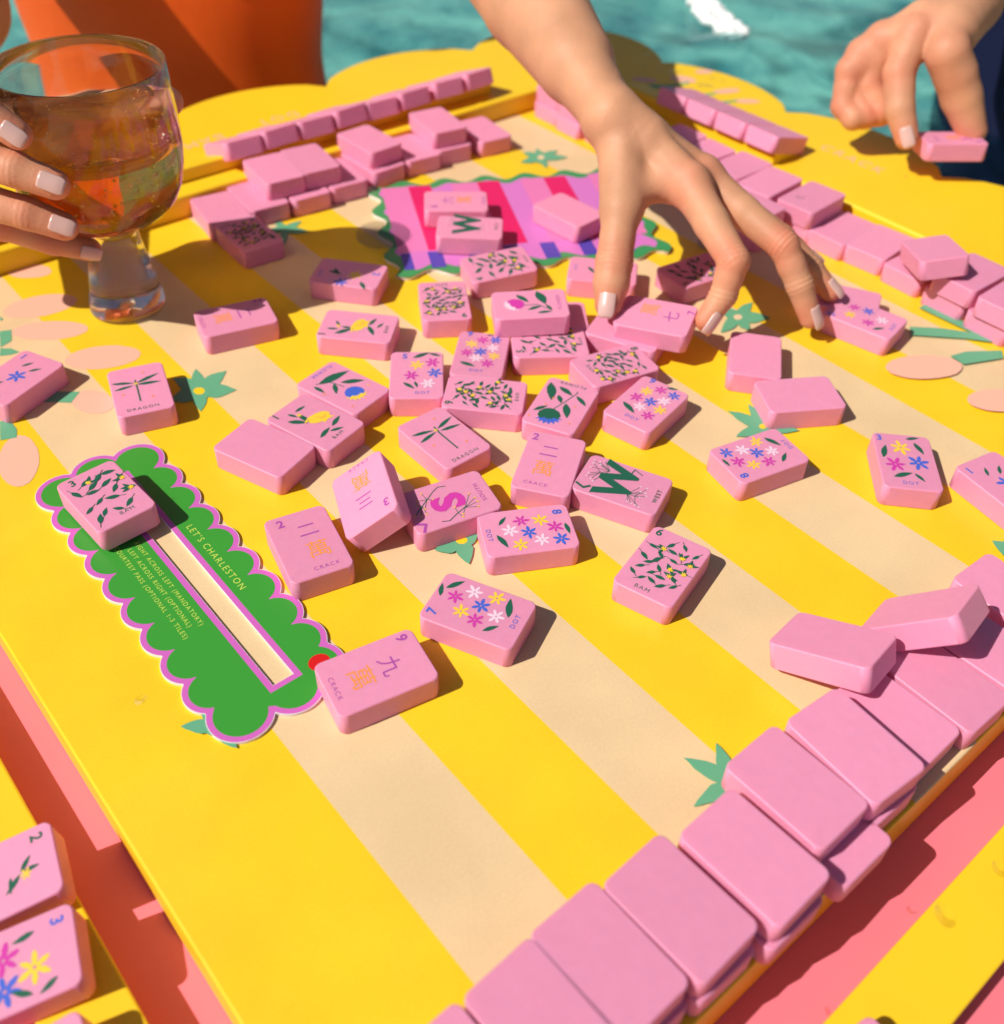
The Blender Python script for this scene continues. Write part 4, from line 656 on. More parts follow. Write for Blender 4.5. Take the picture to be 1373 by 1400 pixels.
ed = [(13.72, 16.98), (10.24, 17.05), (6.8, 17.1), (3.3, 17.1), (-.2, 17.1), (-3.7, 17.1), (-7, 17.1)]
for a, b in zip(ed, ed[1:]): out += bump_pts(a, b, .72)
out += [(-7, 17.1), (-7, BY), (AX, BY)]
dd = []
for p in out:
    if not dd or math.hypot(p[0]-dd[-1][0], p[1]-dd[-1][1]) > .02: dd.append(p)
prism('scalloped_frame', dd, -1.3, .35, 'yellow', table, .05, 3)
pr = {}
def decals(name, lst, z):
    for n, (col, pts) in enumerate(lst):
        p = Print2D(z+.0015+.0004*n); p.poly(pts, col); p.build(name, table)
decals('printed_flower', DATA['pr'], 0)
decals('printed_palm', DATA['fr'], .35)
for t, x, y, h, r in (('BAM', 7.2, 16.15, .24, math.pi+.03), ('DOT', 8.72, 16.25, .24, math.pi-.03), ('CRACK', 15.84, 8.95, .24, -math.pi/2)):
    p = Print2D(.352); p.text(t, x, y, h, 'pink', 0, r); p.build('printed_word', table)

# tile racks : bars the players lean their tiles on
def rack(name, prof, span, axis, label, ends=(0, 0)):
    """prof: (d, z) cross-section, swept along the other axis"""
    n = len(prof); v = []
    for s in span: v += [((d, s, z) if axis == 'x' else (s, d, z)) for d, z in prof]
    f = [tuple(range(n)), tuple(reversed(range(n, 2*n)))] + [(i, i+n, (i+1) % n+n, (i+1) % n) for i in range(n)]
    o = mobj(name, v, f, M['yellow']); bm = bmesh.new(); bm.from_mesh(o.data); bmesh.ops.recalc_face_normals(bm, faces=bm.faces)
    bmesh.ops.bevel(bm, geom=bm.edges[:], offset=.02*U, segments=2, affect='EDGES', profile=.5); bm.to_mesh(o.data); bm.free()
    tag(o, label, 'rack', 'yellow tile racks round the board'); return o
rack('tile_rack', [(14.93, .351), (14.93, .56), (15.0, .58), (15.5, .40), (15.52, .351)], (1.2, 12.6), 'y', 'yellow rack bar behind the far left wall of tiles')
rack('tile_rack', [(14.46, .351), (14.46, .57), (14.55, .60), (15.22, .42), (15.26, .351)], (9.62, 13.4), 'x', 'yellow rack bar on the right holding four leaning tiles')
rack('tile_rack', [(0, -.699), (0, -.35), (-.66, -.35), (-.66, -.699)], (3.0, 13.6), 'x', 'yellow rack bar at the lower left under two flower tiles')
rack('tile_rack', [(.50, -.699), (.50, -.35), (-.15, -.35), (-.15, -.699)], (1.2, 13.6), 'y', 'yellow rack bar at the lower right with a water drop on it')
GK = 'tiles leaning on the racks'
ths = math.radians(21)
def leanL(a, lab, rz=0, dz=0):   # lies across the far bar, high end towards the board (end bottom at b=14.72, z=.55)
    c = Vector((a, 14.72, .575+dz)); R = Euler((-ths, 0, rz)).to_matrix()
    # tile y axis points away from the board and down
    cen = c + R @ Vector((0, .5, TT/2))
    return tile([*cen, -ths, 0, rz], lab, GK)
for i, a in enumerate((7.27, 7.96, 8.65, 9.36, 10.0, 10.72, 11.47, 12.2)):
    leanL(a, 'tile leaning on the far left rack, %s' % ('leftmost one beside the glass' if i == 0 else 'rightmost one over a dark shadow' if i == 7 else ['', 'second', 'third', 'fourth', 'fifth', 'sixth', 'seventh'][i]+' from the glass'), (-.04, .03, -.03, .05, -.05, .02, -.04, .05)[i], (0, .02, .0, .03, 0, .02, .03, .04)[i])
for i, a in enumerate((3.0, 3.7, 4.4)): leanL(a, ['tile on the far left rack behind the lowest finger, cut by the picture edge', 'tile on the far left rack seen beside the lowest fingers', 'tile on the far left rack hidden behind the glass stem'][i])
thr = math.radians(15)
for i, b in enumerate((9.93, 10.62, 11.31, 12.0)):
    R = Euler((0, thr, 0)).to_matrix() @ Matrix.Rotation(-math.pi/2, 3, 'Z')
    c = Vector((14.34, b, .60)); cen = c + R @ Vector((0, .5, TT/2)); e = R.to_euler()
    tile([*cen, *e], 'tile leaning on the right rack, %s' % ['nearest with one end in the sun', 'second from the near end', 'third, at the edge of the arm shadow', 'fourth, in the dark arm shadow'][i], GK)
tl = math.radians(8)
FL = [['T', '2', -.23, .37, .105, 'G', 1], ['L', .02, .22, .02, .36, .3], ['L', .02, .2, -.1, .3, .3], ['L', .03, .2, .16, .06, .25], ['F', 'Y', .05, .24, .05], ['L', .02, .12, .17, .1, .25], ['L', -.05, -.1, -.15, -.25], ['F', 'Y', -.02, -.15, .05], ['T', 'BAM', .05, -.4, .052, 'G', 0]]
F3 = [['T', '3', -.23, .37, .105, 'B', 1], ['F', 'Y', .06, .17, .13], ['F', 'M', -.09, -.05, .13], ['F', 'B', .15, -.06, .13], ['L', -.22, .2, -.19, .02, .3], ['L', .2, .33, .28, .18, .3], ['L', .28, .32, .27, .3, .1], ['L', .26, .14, .17, -.02, .3], ['T', 'DOT', .05, -.39, .052, 'B', 0]]
for cxy, rz, lab, it, yo in (((-.44, 5.42), -1.80, '2 BAM tile leaning on the lower left rack', FL, 0), ((-.60, 4.66), -1.86, '3 DOT tile leaning on the lower left rack, cut by the picture edge', F3, 0), ((-.86, 3.78), -1.72, '1 DOT tile turned askew on the lower left rack at the picture bottom', FLW, 0)):
    R = Euler((0, -tl, 0)).to_matrix() @ Matrix.Rotation(rz, 3, 'Z'); e = R.to_euler()
    tile([cxy[0], cxy[1], -.19+yo, *e], lab, GK, it)
tile([3.79, -.15, -.35+TT/2+.001, 0, 0, -.15], 'tile on the lower right rack, just a corner showing at the picture bottom', GK)

# ---------------------------------------------------------------- green scalloped card
card = tag(empty('score_card', (2.27, 7.4, 0)), 'green scalloped card with orchid border and LET\'S CHARLESTON lettering', 'card')
def scallop(x0, x1, y0, y1, r_in, grow):
    """closed outline made of round bumps"""
    pts = []; circ = []
    def arc(cx, cy, r, a0, a1, n=9):
        circ.append((cx, cy, r+grow))
        for i in range(n*2): a = math.radians(a0-14+(a1-a0+28)*i/(n*2-1)); pts.append((cx+(r+grow)*math.cos(a), cy+(r+grow)*math.sin(a), len(circ)-1))
    n = 9; st = (y1-y0)/n
    for i in range(1, n): arc(x1-.13, y0+st*(i+.0), .275, -62, 62)
    arc(x1-.16, y1+.02, .30, -40, 130, 12)
    arc((x0+x1)/2, y1+.1, .30, 30, 150)
    arc(x0+.16, y1+.02, .30, 50, 220, 12)
    for i in range(n-1, 0, -1): arc(x0+.13, y0+st*i, .275, 118, 242)
    arc(x0+.20, y0+.02, .31, 150, 325, 12)
    arc((x0+x1)/2+.12, y0-.02, .30, 215, 318)
    arc(x1-.17, y0+.06, .29, 235, 395, 12)
    return [(x, y) for x, y, k in pts if all(j == k or math.hypot(x-c[0], y-c[1]) > c[2]-1e-4 for j, c in enumerate(circ))]
CX0, CX1, CY0, CY1 = 1.66, 2.86, 5.55, 9.42
slot = (2.255, 2.475, 5.66, 9.28)
def ring_face(name, outer, hole, z, m, parent, side=None):
    """flat outline with a rectangular hole, optional depth"""
    cu = bpy.data.curves.new(name, 'CURVE'); cu.dimensions = '2D'; cu.fill_mode = 'BOTH' if side else 'FRONT'
    for pts in ([outer] + ([hole] if hole else [])):
        sp = cu.splines.new('POLY'); sp.points.add(len(pts)-1); sp.use_cyclic_u = True
        for i, (x, y) in enumerate(pts): sp.points[i].co = (x*U, y*U, 0, 1)
    if side: cu.extrude = side*U/2
    o = bpy.data.objects.new(name, cu); C.objects.link(o); bpy.context.view_layer.update()
    me = bpy.data.meshes.new_from_object(o.evaluated_get(bpy.context.evaluated_depsgraph_get())); bpy.data.objects.remove(o); bpy.data.curves.remove(cu)
    me.materials.clear(); me.materials.append(M[m]); me.name = name
    r = bpy.data.objects.new(name, me); r.location = (0, 0, z*U); link(r)
    if parent: reparent(r, parent)
    return r
hl = lambda g: [(slot[0]-g, slot[2]-g), (slot[1]+g, slot[2]-g), (slot[1]+g, slot[3]+g), (slot[0]-g, slot[3]+g)]
oc = scallop(CX0, CX1, CY0, CY1, 0, .006)
ring_face('card_body', oc, hl(0), .018, 'white', card, .032)
ring_face('orchid_border', scallop(CX0, CX1, CY0, CY1, 0, .0), hl(.004), .0352, 'orchid', card)
ring_face('green_panel', scallop(CX0, CX1, CY0, CY1, 0, -.058), hl(.065), .0360, 'leafgreen', card)
p = Print2D(.0368); p.text("LET'S CHARLESTON", 2.655, 7.50, .078, 'limetext', 0, -math.pi/2); o = p.build('printed_line', card); o.location = -Vector(card.location)
for i, (t, x) in enumerate((('RIGHT ACROSS LEFT (MANDATORY)', 2.085), ('LEFT ACROSS RIGHT (OPTIONAL)', 1.985), ('COURTESY PASS (OPTIONAL 1-3 TILES)', 1.885))):
    p = Print2D(.0368); p.text(t, x, 7.47, .052, 'limetext', 0, -math.pi/2); o = p.build('printed_line', card); o.location = -Vector(card.location)
p = Print2D(.0368); p.ellipse(2.74, 5.62, .11, .10, 'red'); o = p.build('printed_dot', card); o.location = -Vector(card.location)

# ---------------------------------------------------------------- striped mat
mat_o = tag(empty('striped_mat', (10.06, 11.28, 0)), 'pink and magenta striped mat with wavy green border under the hand', 'mat')
mc = Vector((10.06, 11.28)); ma_ = math.radians(-27.8)
def MT(x, y): c, s = math.cos(ma_), math.sin(ma_); return (mc.x+c*x-s*y, mc.y+s*x+c*y)
def wavy(hx, hy, amp, off, n=8, per=.74):
    pts = []
    def side(x0, y0, x1, y1, nx, ny, cnt):
        L = math.hypot(x1-x0, y1-y0); N = int(cnt*n)
        for i in range(N):
            t = i/N; w = amp*math.sin(2*math.pi*cnt*t)+off
            pts.append(MT(x0+(x1-x0)*t+nx*w, y0+(y1-y0)*t+ny*w))
    side(-hx, -hy, hx, -hy, 0, -1, 6); side(hx, -hy, hx, hy, 1, 0, 4); side(hx, hy, -hx, hy, 0, 1, 6); side(-hx, hy, -hx, -hy, -1, 0, 4)
    return pts
HX, HY = 2.12, 1.45
ring_face('mat_base', wavy(HX, HY, .10, .0), None, .03, 'white', mat_o, .05)
ring_face('mat_border', wavy(HX, HY, .10, .012), None, .062, 'matgreen', mat_o, .01)
ring_face('mat_field', wavy(HX-.16, HY-.16, .085, 0), None, .069, 'matorchid', mat_o)
p = Print2D(.0706)
for x0, x1, k in ((-1.53, -1.15, 'matred'), (-.35, .03, 'matred'), (.81, 1.2, 'matred'), (-1.99, -1.53, 'matpink'), (-.80, -.35, 'matpink'), (.40, .81, 'matpink'), (1.6, 1.99, 'matpink')):
    p.poly([MT(x0, -.84), MT(x1, -.84), MT(x1, HY-.12), MT(x0, HY-.12)], k)
for x0, x1 in ((-1.97, -1.82), (-1.56, -1.34), (-.95, -.73), (-.37, -.15), (.2, .44), (.80, 1.03), (1.4, 1.62)):
    p.poly([MT(x0, -.88), MT(x1, -.88), MT(x1, -1.36), MT(x0, -1.36)], 'matblue')
o = p.build('printed_stripes', mat_o); o.location = -Vector(mat_o.location)
for (x, y), r, l in (((8.03, 12.05), .42, 'clear acrylic disc over the left edge of the striped mat'), ((11.92, 8.74), .20, 'small clear disc over the right corner of the striped mat')):
    n = 40; v = [(x+r*math.cos(6.2832*i/n), y+r*math.sin(6.2832*i/n), z) for z in (.074, .11) for i in range(n)]
    f = [tuple(reversed(range(n))), tuple(range(n, 2*n))]+[(i, (i+1) % n, (i+1) % n+n, i+n) for i in range(n)]
    tag(mobj('clear_disc', v, f, M['acrylic']), l, 'disc', 'clear discs on the mat')

# ---------------------------------------------------------------- glass of sparkling drink
GB = Vector((4.09, 12.65)); LEAN = Vector((.951, -.308))*.12/3.3
def lathe(name, prof, m, parent, n=72, smooth=True):
    v = []; f = []
    for r, h in prof:
        for i in range(n):
            a = 2*math.pi*i/n; v.append((GB.x+LEAN.x*h+r*math.cos(a), GB.y+LEAN.y*h+r*math.sin(a), h))
    for k in range(len(prof)-1):
        for i in range(n): j = (i+1) % n; f.append((k*n+i, k*n+j, (k+1)*n+j, (k+1)*n+i))
    f.append(tuple(reversed(range(n)))); f.append(tuple((len(prof)-1)*n+i for i in range(n)))
    o = mobj(name, v, f, m, parent, smooth=smooth, loc=(GB.x, GB.y, 0))
    bm = bmesh.new(); bm.from_mesh(o.data); bmesh.ops.recalc_face_normals(bm, faces=bm.faces); bm.to_mesh(o.data); bm.free()
    return o
outer = [(.46, .004), (.50, .02), (.515, .06), (.50, .16), (.455, .4), (.40, .7), (.345, .95), (.325, 1.1), (.31, 1.22), (.38, 1.29), (.56, 1.35), (.76, 1.45), (.91, 1.60), (1.01, 1.81), (1.055, 2.05), (1.07, 2.3), (1.06, 2.7), (1.04, 3.0), (1.02, 3.28)]
inner = [(1.012, 3.295), (1.002, 3.28), (1.022, 3.0), (1.041, 2.7), (1.050, 2.3), (1.034, 2.05), (.986, 1.83), (.885, 1.63), (.735, 1.485), (.56, 1.40), (.35, 1.375), (.05, 1.365)]
glass = tag(empty('drinking_glass', (GB.x, GB.y, 0)), 'large glass goblet with thick clear stem held in a hand at the left', 'glass')
o = lathe('bowl_and_stem', outer+inner, M['glass'], glass); o.location = (0, 0, 0)
liq = [(.05, 1.36), (.35, 1.371), (.564, 1.397), (.739, 1.482), (.889, 1.627), (.990, 1.827), (1.038, 2.05), (1.054, 2.3), (1.052, 2.50), (.99, 2.485), (.8, 2.48), (.05, 2.48)]
o = lathe('sparkling_drink', liq, M['drink'], None); tag(o, 'amber sparkling drink with bubbles filling the glass goblet', 'drink')
bub = bmesh.new(); rb = random.Random(3)
for i in range(150):
    a = rb.random()*6.283; h = 1.43+1.1*rb.random()**2.2
    rmax = np.interp(h, [1.37, 1.507, 1.67, 1.87, 2.1, 2.3], [.33, .73, .87, .97, 1.01, 1.03])-.03
    rr = rmax*(rb.random()**.15); s = rb.uniform(.008, .02)
    bmesh.ops.create_icosphere(bub, subdivisions=2, radius=s*U, matrix=Matrix.Translation(((GB.x+LEAN.x*h+rr*math.cos(a))*U, (GB.y+LEAN.y*h+rr*math.sin(a))*U, h*U)))
for i in range(70):
    a = rb.random()*6.283; s = rb.uniform(.006, .014); rr = 1.01-rb.random()**2*.25
    bmesh.ops.create_icosphere(bub, subdivisions=2, radius=s*U, matrix=Matrix.Translation(((GB.x+LEAN.x*2.48+rr*math.cos(a))*U, (GB.y+LEAN.y*2.48+rr*math.sin(a))*U, 2.47*U)))
me = bpy.data.meshes.new('bubbles'); bub.to_mesh(me); bub.free(); me.materials.append(M['bubble']); me.polygons.foreach_set('use_smooth', [True]*len(me.polygons))
tag(link(bpy.data.objects.new('drink_bubbles', me)), 'fine bubbles rising in the amber drink', 'bubbles', kind='stuff')

# ---------------------------------------------------------------- people : continuous surfaces grown round tapered bones
def surf_nets(F, org, h):
    S = F < 0
    nx, ny, nz = F.shape
    cells = np.zeros((nx-1, ny-1, nz-1), np.int8)
    for i in (0, 1):
        for j in (0, 1):
            for k in (0, 1): cells += S[i:nx-1+i, j:ny-1+j, k:nz-1+k]
    act = (cells > 0) & (cells < 8); idx = -np.ones(act.shape, np.int64); I = np.argwhere(act); idx[act] = np.arange(len(I))
    acc = np.zeros((len(I), 3)); cnt = np.zeros(len(I))
    co = [(0, 0, 0), (1, 0, 0), (0, 1, 0), (1, 1, 0), (0, 0, 1), (1, 0, 1), (0, 1, 1), (1, 1, 1)]
    for a in range(8):
        for b in range(a+1, 8):
            if sum(abs(co[a][q]-co[b][q]) for q in range(3)) != 1: continue
            fa = F[I[:, 0]+co[a][0], I[:, 1]+co[a][1], I[:, 2]+co[a][2]]; fb = F[I[:, 0]+co[b][0], I[:, 1]+co[b][1], I[:, 2]+co[b][2]]
            m = (fa < 0) != (fb < 0); t = np.where(m, fa/(fa-fb+1e-12), 0)
            for q in range(3): acc[:, q] += np.where(m, co[a][q]+t*(co[b][q]-co[a][q]), 0)
            cnt += m
    V = (I+acc/cnt[:, None])*h+org
    Q = []
    for ax in range(3):
        sl0 = [slice(None)]*3; sl1 = [slice(None)]*3; sl0[ax] = slice(0, -1); sl1[ax] = slice(1, None)
        s0, s1 = S[tuple(sl0)], S[tuple(sl1)]; E = np.argwhere(s0 != s1)
        o1, o2 = [q for q in range(3) if q != ax]
        ok = (E[:, o1] > 0) & (E[:, o2] > 0) & (E[:, o1] < F.shape[o1]-1) & (E[:, o2] < F.shape[o2]-1); E = E[ok]
        flip = s0[E[:, 0], E[:, 1], E[:, 2]]
        def ci(d1, d2):
            T_ = E.copy(); T_[:, o1] -= d1; T_[:, o2] -= d2; return idx[T_[:, 0], T_[:, 1], T_[:, 2]]
        q = np.stack([ci(1, 1), ci(0, 1), ci(0, 0), ci(1, 0)], -1)
        if ax == 1: flip = ~flip
        q[~flip] = q[~flip][:, ::-1]; Q.append(q)
    return V, np.concatenate(Q)
def smin(a, b, k):
    h = np.clip(.5+.5*(b-a)/k, 0, 1); return b+(a-b)*h-k*h*(1-h)
def cone(P, a, b, ra, rb, flat=None):
    a, b = np.array(a, float), np.array(b, float); ab = b-a; L2 = max((ab*ab).sum(), 1e-9)
    D = P-a; t = np.clip((D@ab)/L2, 0, 1); R = D-t[..., None]*ab
    if flat is not None:      # squash along a direction: (direction, factor)
        n = np.array(flat[0], float); n /= np.linalg.norm(n); c = R@n; R = R+(c*(1/flat[1]-1))[..., None]*n
    return np.sqrt((R*R).sum(-1))-(ra+(rb-ra)*t)
def chain(P, pts, k=.05):
    d = None
    for (a, ra), (b, rb) in zip(pts, pts[1:]):
        c = cone(P, a, b, ra, rb); d = c if d is None else smin(d, c, k)
    return d
def grow(name, groups, h, m, parent, kk=.13, mar=.15, clip=None):
    """groups: list of (kind, data); kind 'core' pieces melt together, 'limb' chains join the core but not one another"""
    pts = []
    for kind, g in groups:
        for it in g:
            if kind == 'core': pts += [np.array(it[0])-max(it[2:4]), np.array(it[0])+max(it[2:4]), np.array(it[1])-max(it[2:4]), np.array(it[1])+max(it[2:4])]
            else: pts += [np.array(it[0])-it[1], np.array(it[0])+it[1]]
    lo = np.min(pts, 0)-mar; hi = np.max(pts, 0)+mar
    if clip is not None: lo = np.maximum(lo, clip[0]); hi = np.minimum(hi, clip[1])
    n = np.ceil((hi-lo)/h).astype(int)+1
    ax = [lo[i]+h*np.arange(n[i]) for i in range(3)]
    F = np.full(n, 9., np.float32); G = np.stack(np.meshgrid(*ax, indexing='ij'), -1).astype(np.float32)
    core = np.full(n, 9., np.float32)
    for kind, g in groups:
        if kind != 'core': continue
        for it in g:
            a, b, ra, rb = it[:4]; fl = it[4] if len(it) > 4 else None; kc = it[5] if len(it) > 5 else kk
            l = np.minimum(a, b)-max(ra, rb)*1.5-.5; u = np.maximum(a, b)+max(ra, rb)*1.5+.5
            i0 = np.clip(((l-lo)/h).astype(int), 0, n); i1 = np.clip(((u-lo)/h).astype(int)+1, 0, n)
            s = tuple(slice(i0[q], i1[q]) for q in range(3))
            if kind == 'core': core[s] = smin(core[s], cone(G[s], a, b, ra, rb, fl), kc)
    F = core.copy()
    for kind, g in groups:
        if kind != 'limb': continue
        P3 = np.array([q[0] for q in g]); rr = max(q[1] for q in g)
        l = P3.min(0)-rr-.5; u = P3.max(0)+rr+.5
        i0 = np.clip(((l-lo)/h).astype(int), 0, n); i1 = np.clip(((u-lo)/h).astype(int)+1, 0, n)
        s = tuple(slice(i0[q], i1[q]) for q in range(3))
        F[s] = smin(F[s], smin(core[s], chain(G[s], g), kk), .018)
    F[0], F[-1], F[:, 0], F[:, -1], F[:, :, 0], F[:, :, -1] = 9, 9, 9, 9, 9, 9
    V, Q = surf_nets(F, lo, h)
    return V, Q
def body_obj(name, parts, m, parent):
    V = []; Q = []; n = 0
    for v, q in parts: V.append(v); Q.append(q+n); n += len(v)
    V = np.concatenate(V); Q = np.concatenate(Q)
    me = bpy.data.meshes.new(name); me.vertices.add(len(V)); me.vertices.foreach_set('co', (V*U).astype(np.float32).ravel())
    me.loops.add(Q.size); me.loops.foreach_set('vertex_index', Q.ravel().astype(np.int32)); me.polygons.add(len(Q))
    me.polygons.foreach_set('loop_start', np.arange(0, Q.size, 4, dtype=np.int32)); me.update(calc_edges=True); me.validate()
    me.polygons.foreach_set('use_smooth', [True]*len(me.polygons)); me.materials.append(M[m])
    if m.startswith('skin'):
        fl_ = np.zeros(len(V), np.float32)
        for J, r in FLUSH: fl_ = np.maximum(fl_, np.exp(-((V-np.array(J))**2).sum(1)/(r*r)))
        at = me.attributes.new('flush', 'FLOAT', 'POINT'); at.data.foreach_set('value', fl_)
    o = link(bpy.data.objects.new(name, me))
    if parent: reparent(o, parent)
    return o
FLUSH = []
def nail(tip, prev, r, hint, parent, wid=.54, length=1.28, over=.35):
    """curved nail plate on the end of a finger; hint points out of the back of the finger"""
    tip, prev, hint = map(lambda q: np.array(q, float), (tip, prev, hint)); d = tip-prev; d /= np.linalg.norm(d)
    u = hint-(hint@d)*d; u /= np.linalg.norm(u); s = np.cross(d, u); nu, nv = 13, 13; V = []; F = []
    for lay in (0, 1):
        for i in range(nv):
            t = i/(nv-1); y = (-length*.72+length*1.30*t)*r
            end = 1-.30*max(0, (t-.72)/.28)**2.4-.22*max(0, (.2-t)/.2)**2
            for j in range(nu):
                a = (j/(nu-1)-.5)*2; w = a*wid*end; ang = w*1.12
                rr = r*(1.04-.0*t)-lay*.028*(1 if 0 < j < nu-1 and i < nv-1 else 1)
                drop = max(0, y-.1*r)**2/(r*3.8)
                V.append(tip+d*(y+.12*r)+s*rr*math.sin(ang)*.98+u*(rr*math.cos(ang)*.99-drop+.012-lay*.0))
    for lay in (0, 1):
        b = lay*nu*nv
        for i in range(nv-1):
            for j in range(nu-1):
                q = (b+i*nu+j, b+i*nu+j+1, b+(i+1)*nu+j+1, b+(i+1)*nu+j); F.append(q if lay else q[::-1])
    bd = [i for i in range(nu)]+[i*nu+nu-1 for i in range(1, nv)]+[(nv-1)*nu+j for j in range(nu-2, -1, -1)]+[i*nu for i in range(nv-2, 0, -1)]
    for a, b in zip(bd, bd[1:]+bd[:1]): F.append((a, b, b+nu*nv, a+nu*nv))
    o = mobj('fingernail', V, F, M['nail'], None, smooth=True)
    bm = bmesh.new(); bm.from_mesh(o.data); bmesh.ops.recalc_face_normals(bm, faces=bm.faces); bm.to_mesh(o.data); bm.free()
    if parent: reparent(o, parent)
RT = np.array([.746, -.666, 0]); TOV = np.array([-.666, -.746, 0]); UP = np.array([0, 0, 1.])

# --- person in the orange swimsuit: reaching left arm, right arm holding the glass
p1 = tag(empty('person', (9.0, 21.0, -1.2)), 'person in an orange swimsuit, one arm reaching over the board, other hand round a goblet', 'person')
UP_ = np.array([0, 0, 1.])
Wr = (10.12, 9.42, 2.28)
IM, IP, ID, IT = (10.38, 8.10, 1.72), (10.011, 6.917, 1.28), (9.86, 6.86, .86), (9.60, 6.87, .56)
MM, MP, MD, MT_ = (10.82, 8.25, 1.66), (10.959, 6.842, 1.22), (10.99, 6.47, .78), (11.06, 6.22, .36)
RM, RP, RD, RTt = (11.2, 8.45, 1.4), (11.42, 7.20, 1.02), (11.62, 6.75, .70), (11.75, 6.42, .42)
LM, LP, LD, LT = (11.35, 8.75, 1.1), (11.66, 7.62, .88), (11.87, 7.25, .72), (12.02, 6.98, .55)
TC, TM, TI, TTp = (10.02, 9.08, 1.98), (9.50, 8.50, 1.50), (9.08, 8.14, 1.02), (8.80, 7.90, .60)
F0 = (11.04, 12.16, 2.95); EL = (12.2, 15.8, 4.3); SH = (11.6, 20.0, 9.6)
arm = [('core', [(Wr, (10.50, 10.60, 2.58), .40, .56, ((.7, -.3, .6), .9)), ((10.50, 10.60, 2.58), F0, .56, .75), (F0, (11.6, 14.2, 3.7), .75, .92)]),
       ('core', [(Wr, (10.30, 8.95, 2.1), .42, .34), ((10.30, 9.05, 2.1), IM, .30, .27), ((10.35, 9.15, 2.1), MM, .30, .27), ((10.4, 9.2, 2.0), RM, .30, .25), ((10.4, 9.2, 1.9), LM, .28, .22),
                 ((10.3, 9.1, 1.95), (10.95, 8.4, 1.35), .34, .26), (Wr, TC, .36, .30), (TC, TM, .32, .265), ((9.85, 8.75, 1.75), (10.25, 8.35, 1.62), .18, .15, None, .2), (TM, (10.05, 8.50, 1.66), .15, .15, None, .2),
                 (IM, MM, .22, .22), (MM, RM, .21, .2), (RM, LM, .2, .18),
                 *[((10.30, 8.98, 2.30), tuple(np.array(J)+UP_*.17), .10, .115, None, .07) for J in (IM, MM, RM)], *[(tuple(np.array(J)+UP_*.10), tuple(np.array(J)+UP_*.12), .20, .19, None, .08) for J in (IM, MM, RM)], ((10.15, 9.25, 2.42), tuple(np.array(TM)+UP_*.16), .09, .10, None, .07)]),
       ('limb', [(TC, .28), (TM, .262), (tuple(np.array(TM)*.45+np.array(TI)*.55), .232), (TI, .250), (tuple(np.array(TI)*.5+np.array(TTp)*.5), .238), (TTp, .185)]),
       ('limb', [(IM, .27), (tuple(np.array(IM)*.5+np.array(IP)*.5), .232), (IP, .205), (tuple(np.array(IP)*.5+np.array(ID)*.5), .185), (ID, .180), (IT, .148)]),
       ('limb', [(MM, .27), (tuple(np.array(MM)*.5+np.array(MP)*.5), .222), (MP, .205), (tuple(np.array(MP)*.5+np.array(MD)*.5), .185), (MD, .182), (MT_, .148)]),
       ('limb', [(RM, .24), (tuple(np.array(RM)*.5+np.array(RP)*.5), .205), (RP, .19), (RD, .17), (RTt, .142)]),
       ('limb', [(LM, .21), (LP, .165), (LD, .15), (LT, .122)])]
FLUSH += [(j, .30) for j in (IP, MP, RP, LP, TI)]+[(j, .26) for j in (IT, MT_, RTt, LT, TTp)]+[(j, .34) for j in (IM, MM, RM)]
hand1 = grow('arm', arm, .0195, 'skin', None, kk=.11)
# right hand round the goblet
W3 = (1.75, 14.0, 2.55)
H3 = dict(A=[(2.55, 13.35, 3.10), (2.55, 12.75, 3.28), (2.92, 12.20, 3.16), (3.13, 11.96, 2.93)], B=[(2.40, 13.30, 2.72), (2.50, 12.60, 2.68), (3.02, 12.04, 2.52), (3.32, 11.76, 2.36)],
          C=[(2.38, 13.35, 2.35), (2.50, 12.65, 2.12), (3.02, 12.14, 1.94), (3.33, 11.90, 1.77)], D=[(2.48, 13.40, 2.0), (2.80, 12.66, 1.64), (3.28, 12.38, 1.38), (3.66, 12.27, 1.19)],
          T=[(2.5, 13.8, 2.2), (3.60, 13.95, 2.20), (4.60, 13.60, 2.32), (5.36, 12.92, 2.48)])
rr3 = dict(A=(.26, .215, .195, .17), B=(.27, .225, .205, .178), C=(.26, .22, .198, .172), D=(.24, .185, .168, .15), T=(.34, .28, .25, .19))
g3 = [('core', [(W3, (3.1, 16.6, 2.3), .42, .62), ((3.1, 16.6, 2.3), (4.75, 19.5, 2.1), .62, .74)]+[(tuple(np.array(W3)+np.array((0, -.3, (.12, 0, -.1, -.25, 0)[i]))), H3[k][0], .34, rr3[k][0]) for i, k in enumerate('ABCDT')]+
       [((2.2, 13.75, 2.3), (2.8, 13.85, 2.2), .35, .28), (H3['A'][0], H3['B'][0], .24, .24), (H3['B'][0], H3['C'][0], .24, .23), (H3['C'][0], H3['D'][0], .22, .2)])]
for k in 'ABCDT':
    q = H3[k]; r = rr3[k]; g3.append(('limb', [(q[0], r[0]), (tuple((np.array(q[0])+np.array(q[1]))/2), (r[0]+r[1])/2*.96), (q[1], r[1]), (q[2], r[2]), (q[3], r[3])]))
for k in 'ABCDT': FLUSH += [(H3[k][3], .28), (H3[k][2], .22), (H3[k][1], .26)]
hand3 = grow('arm', g3, .024, 'skin', None)
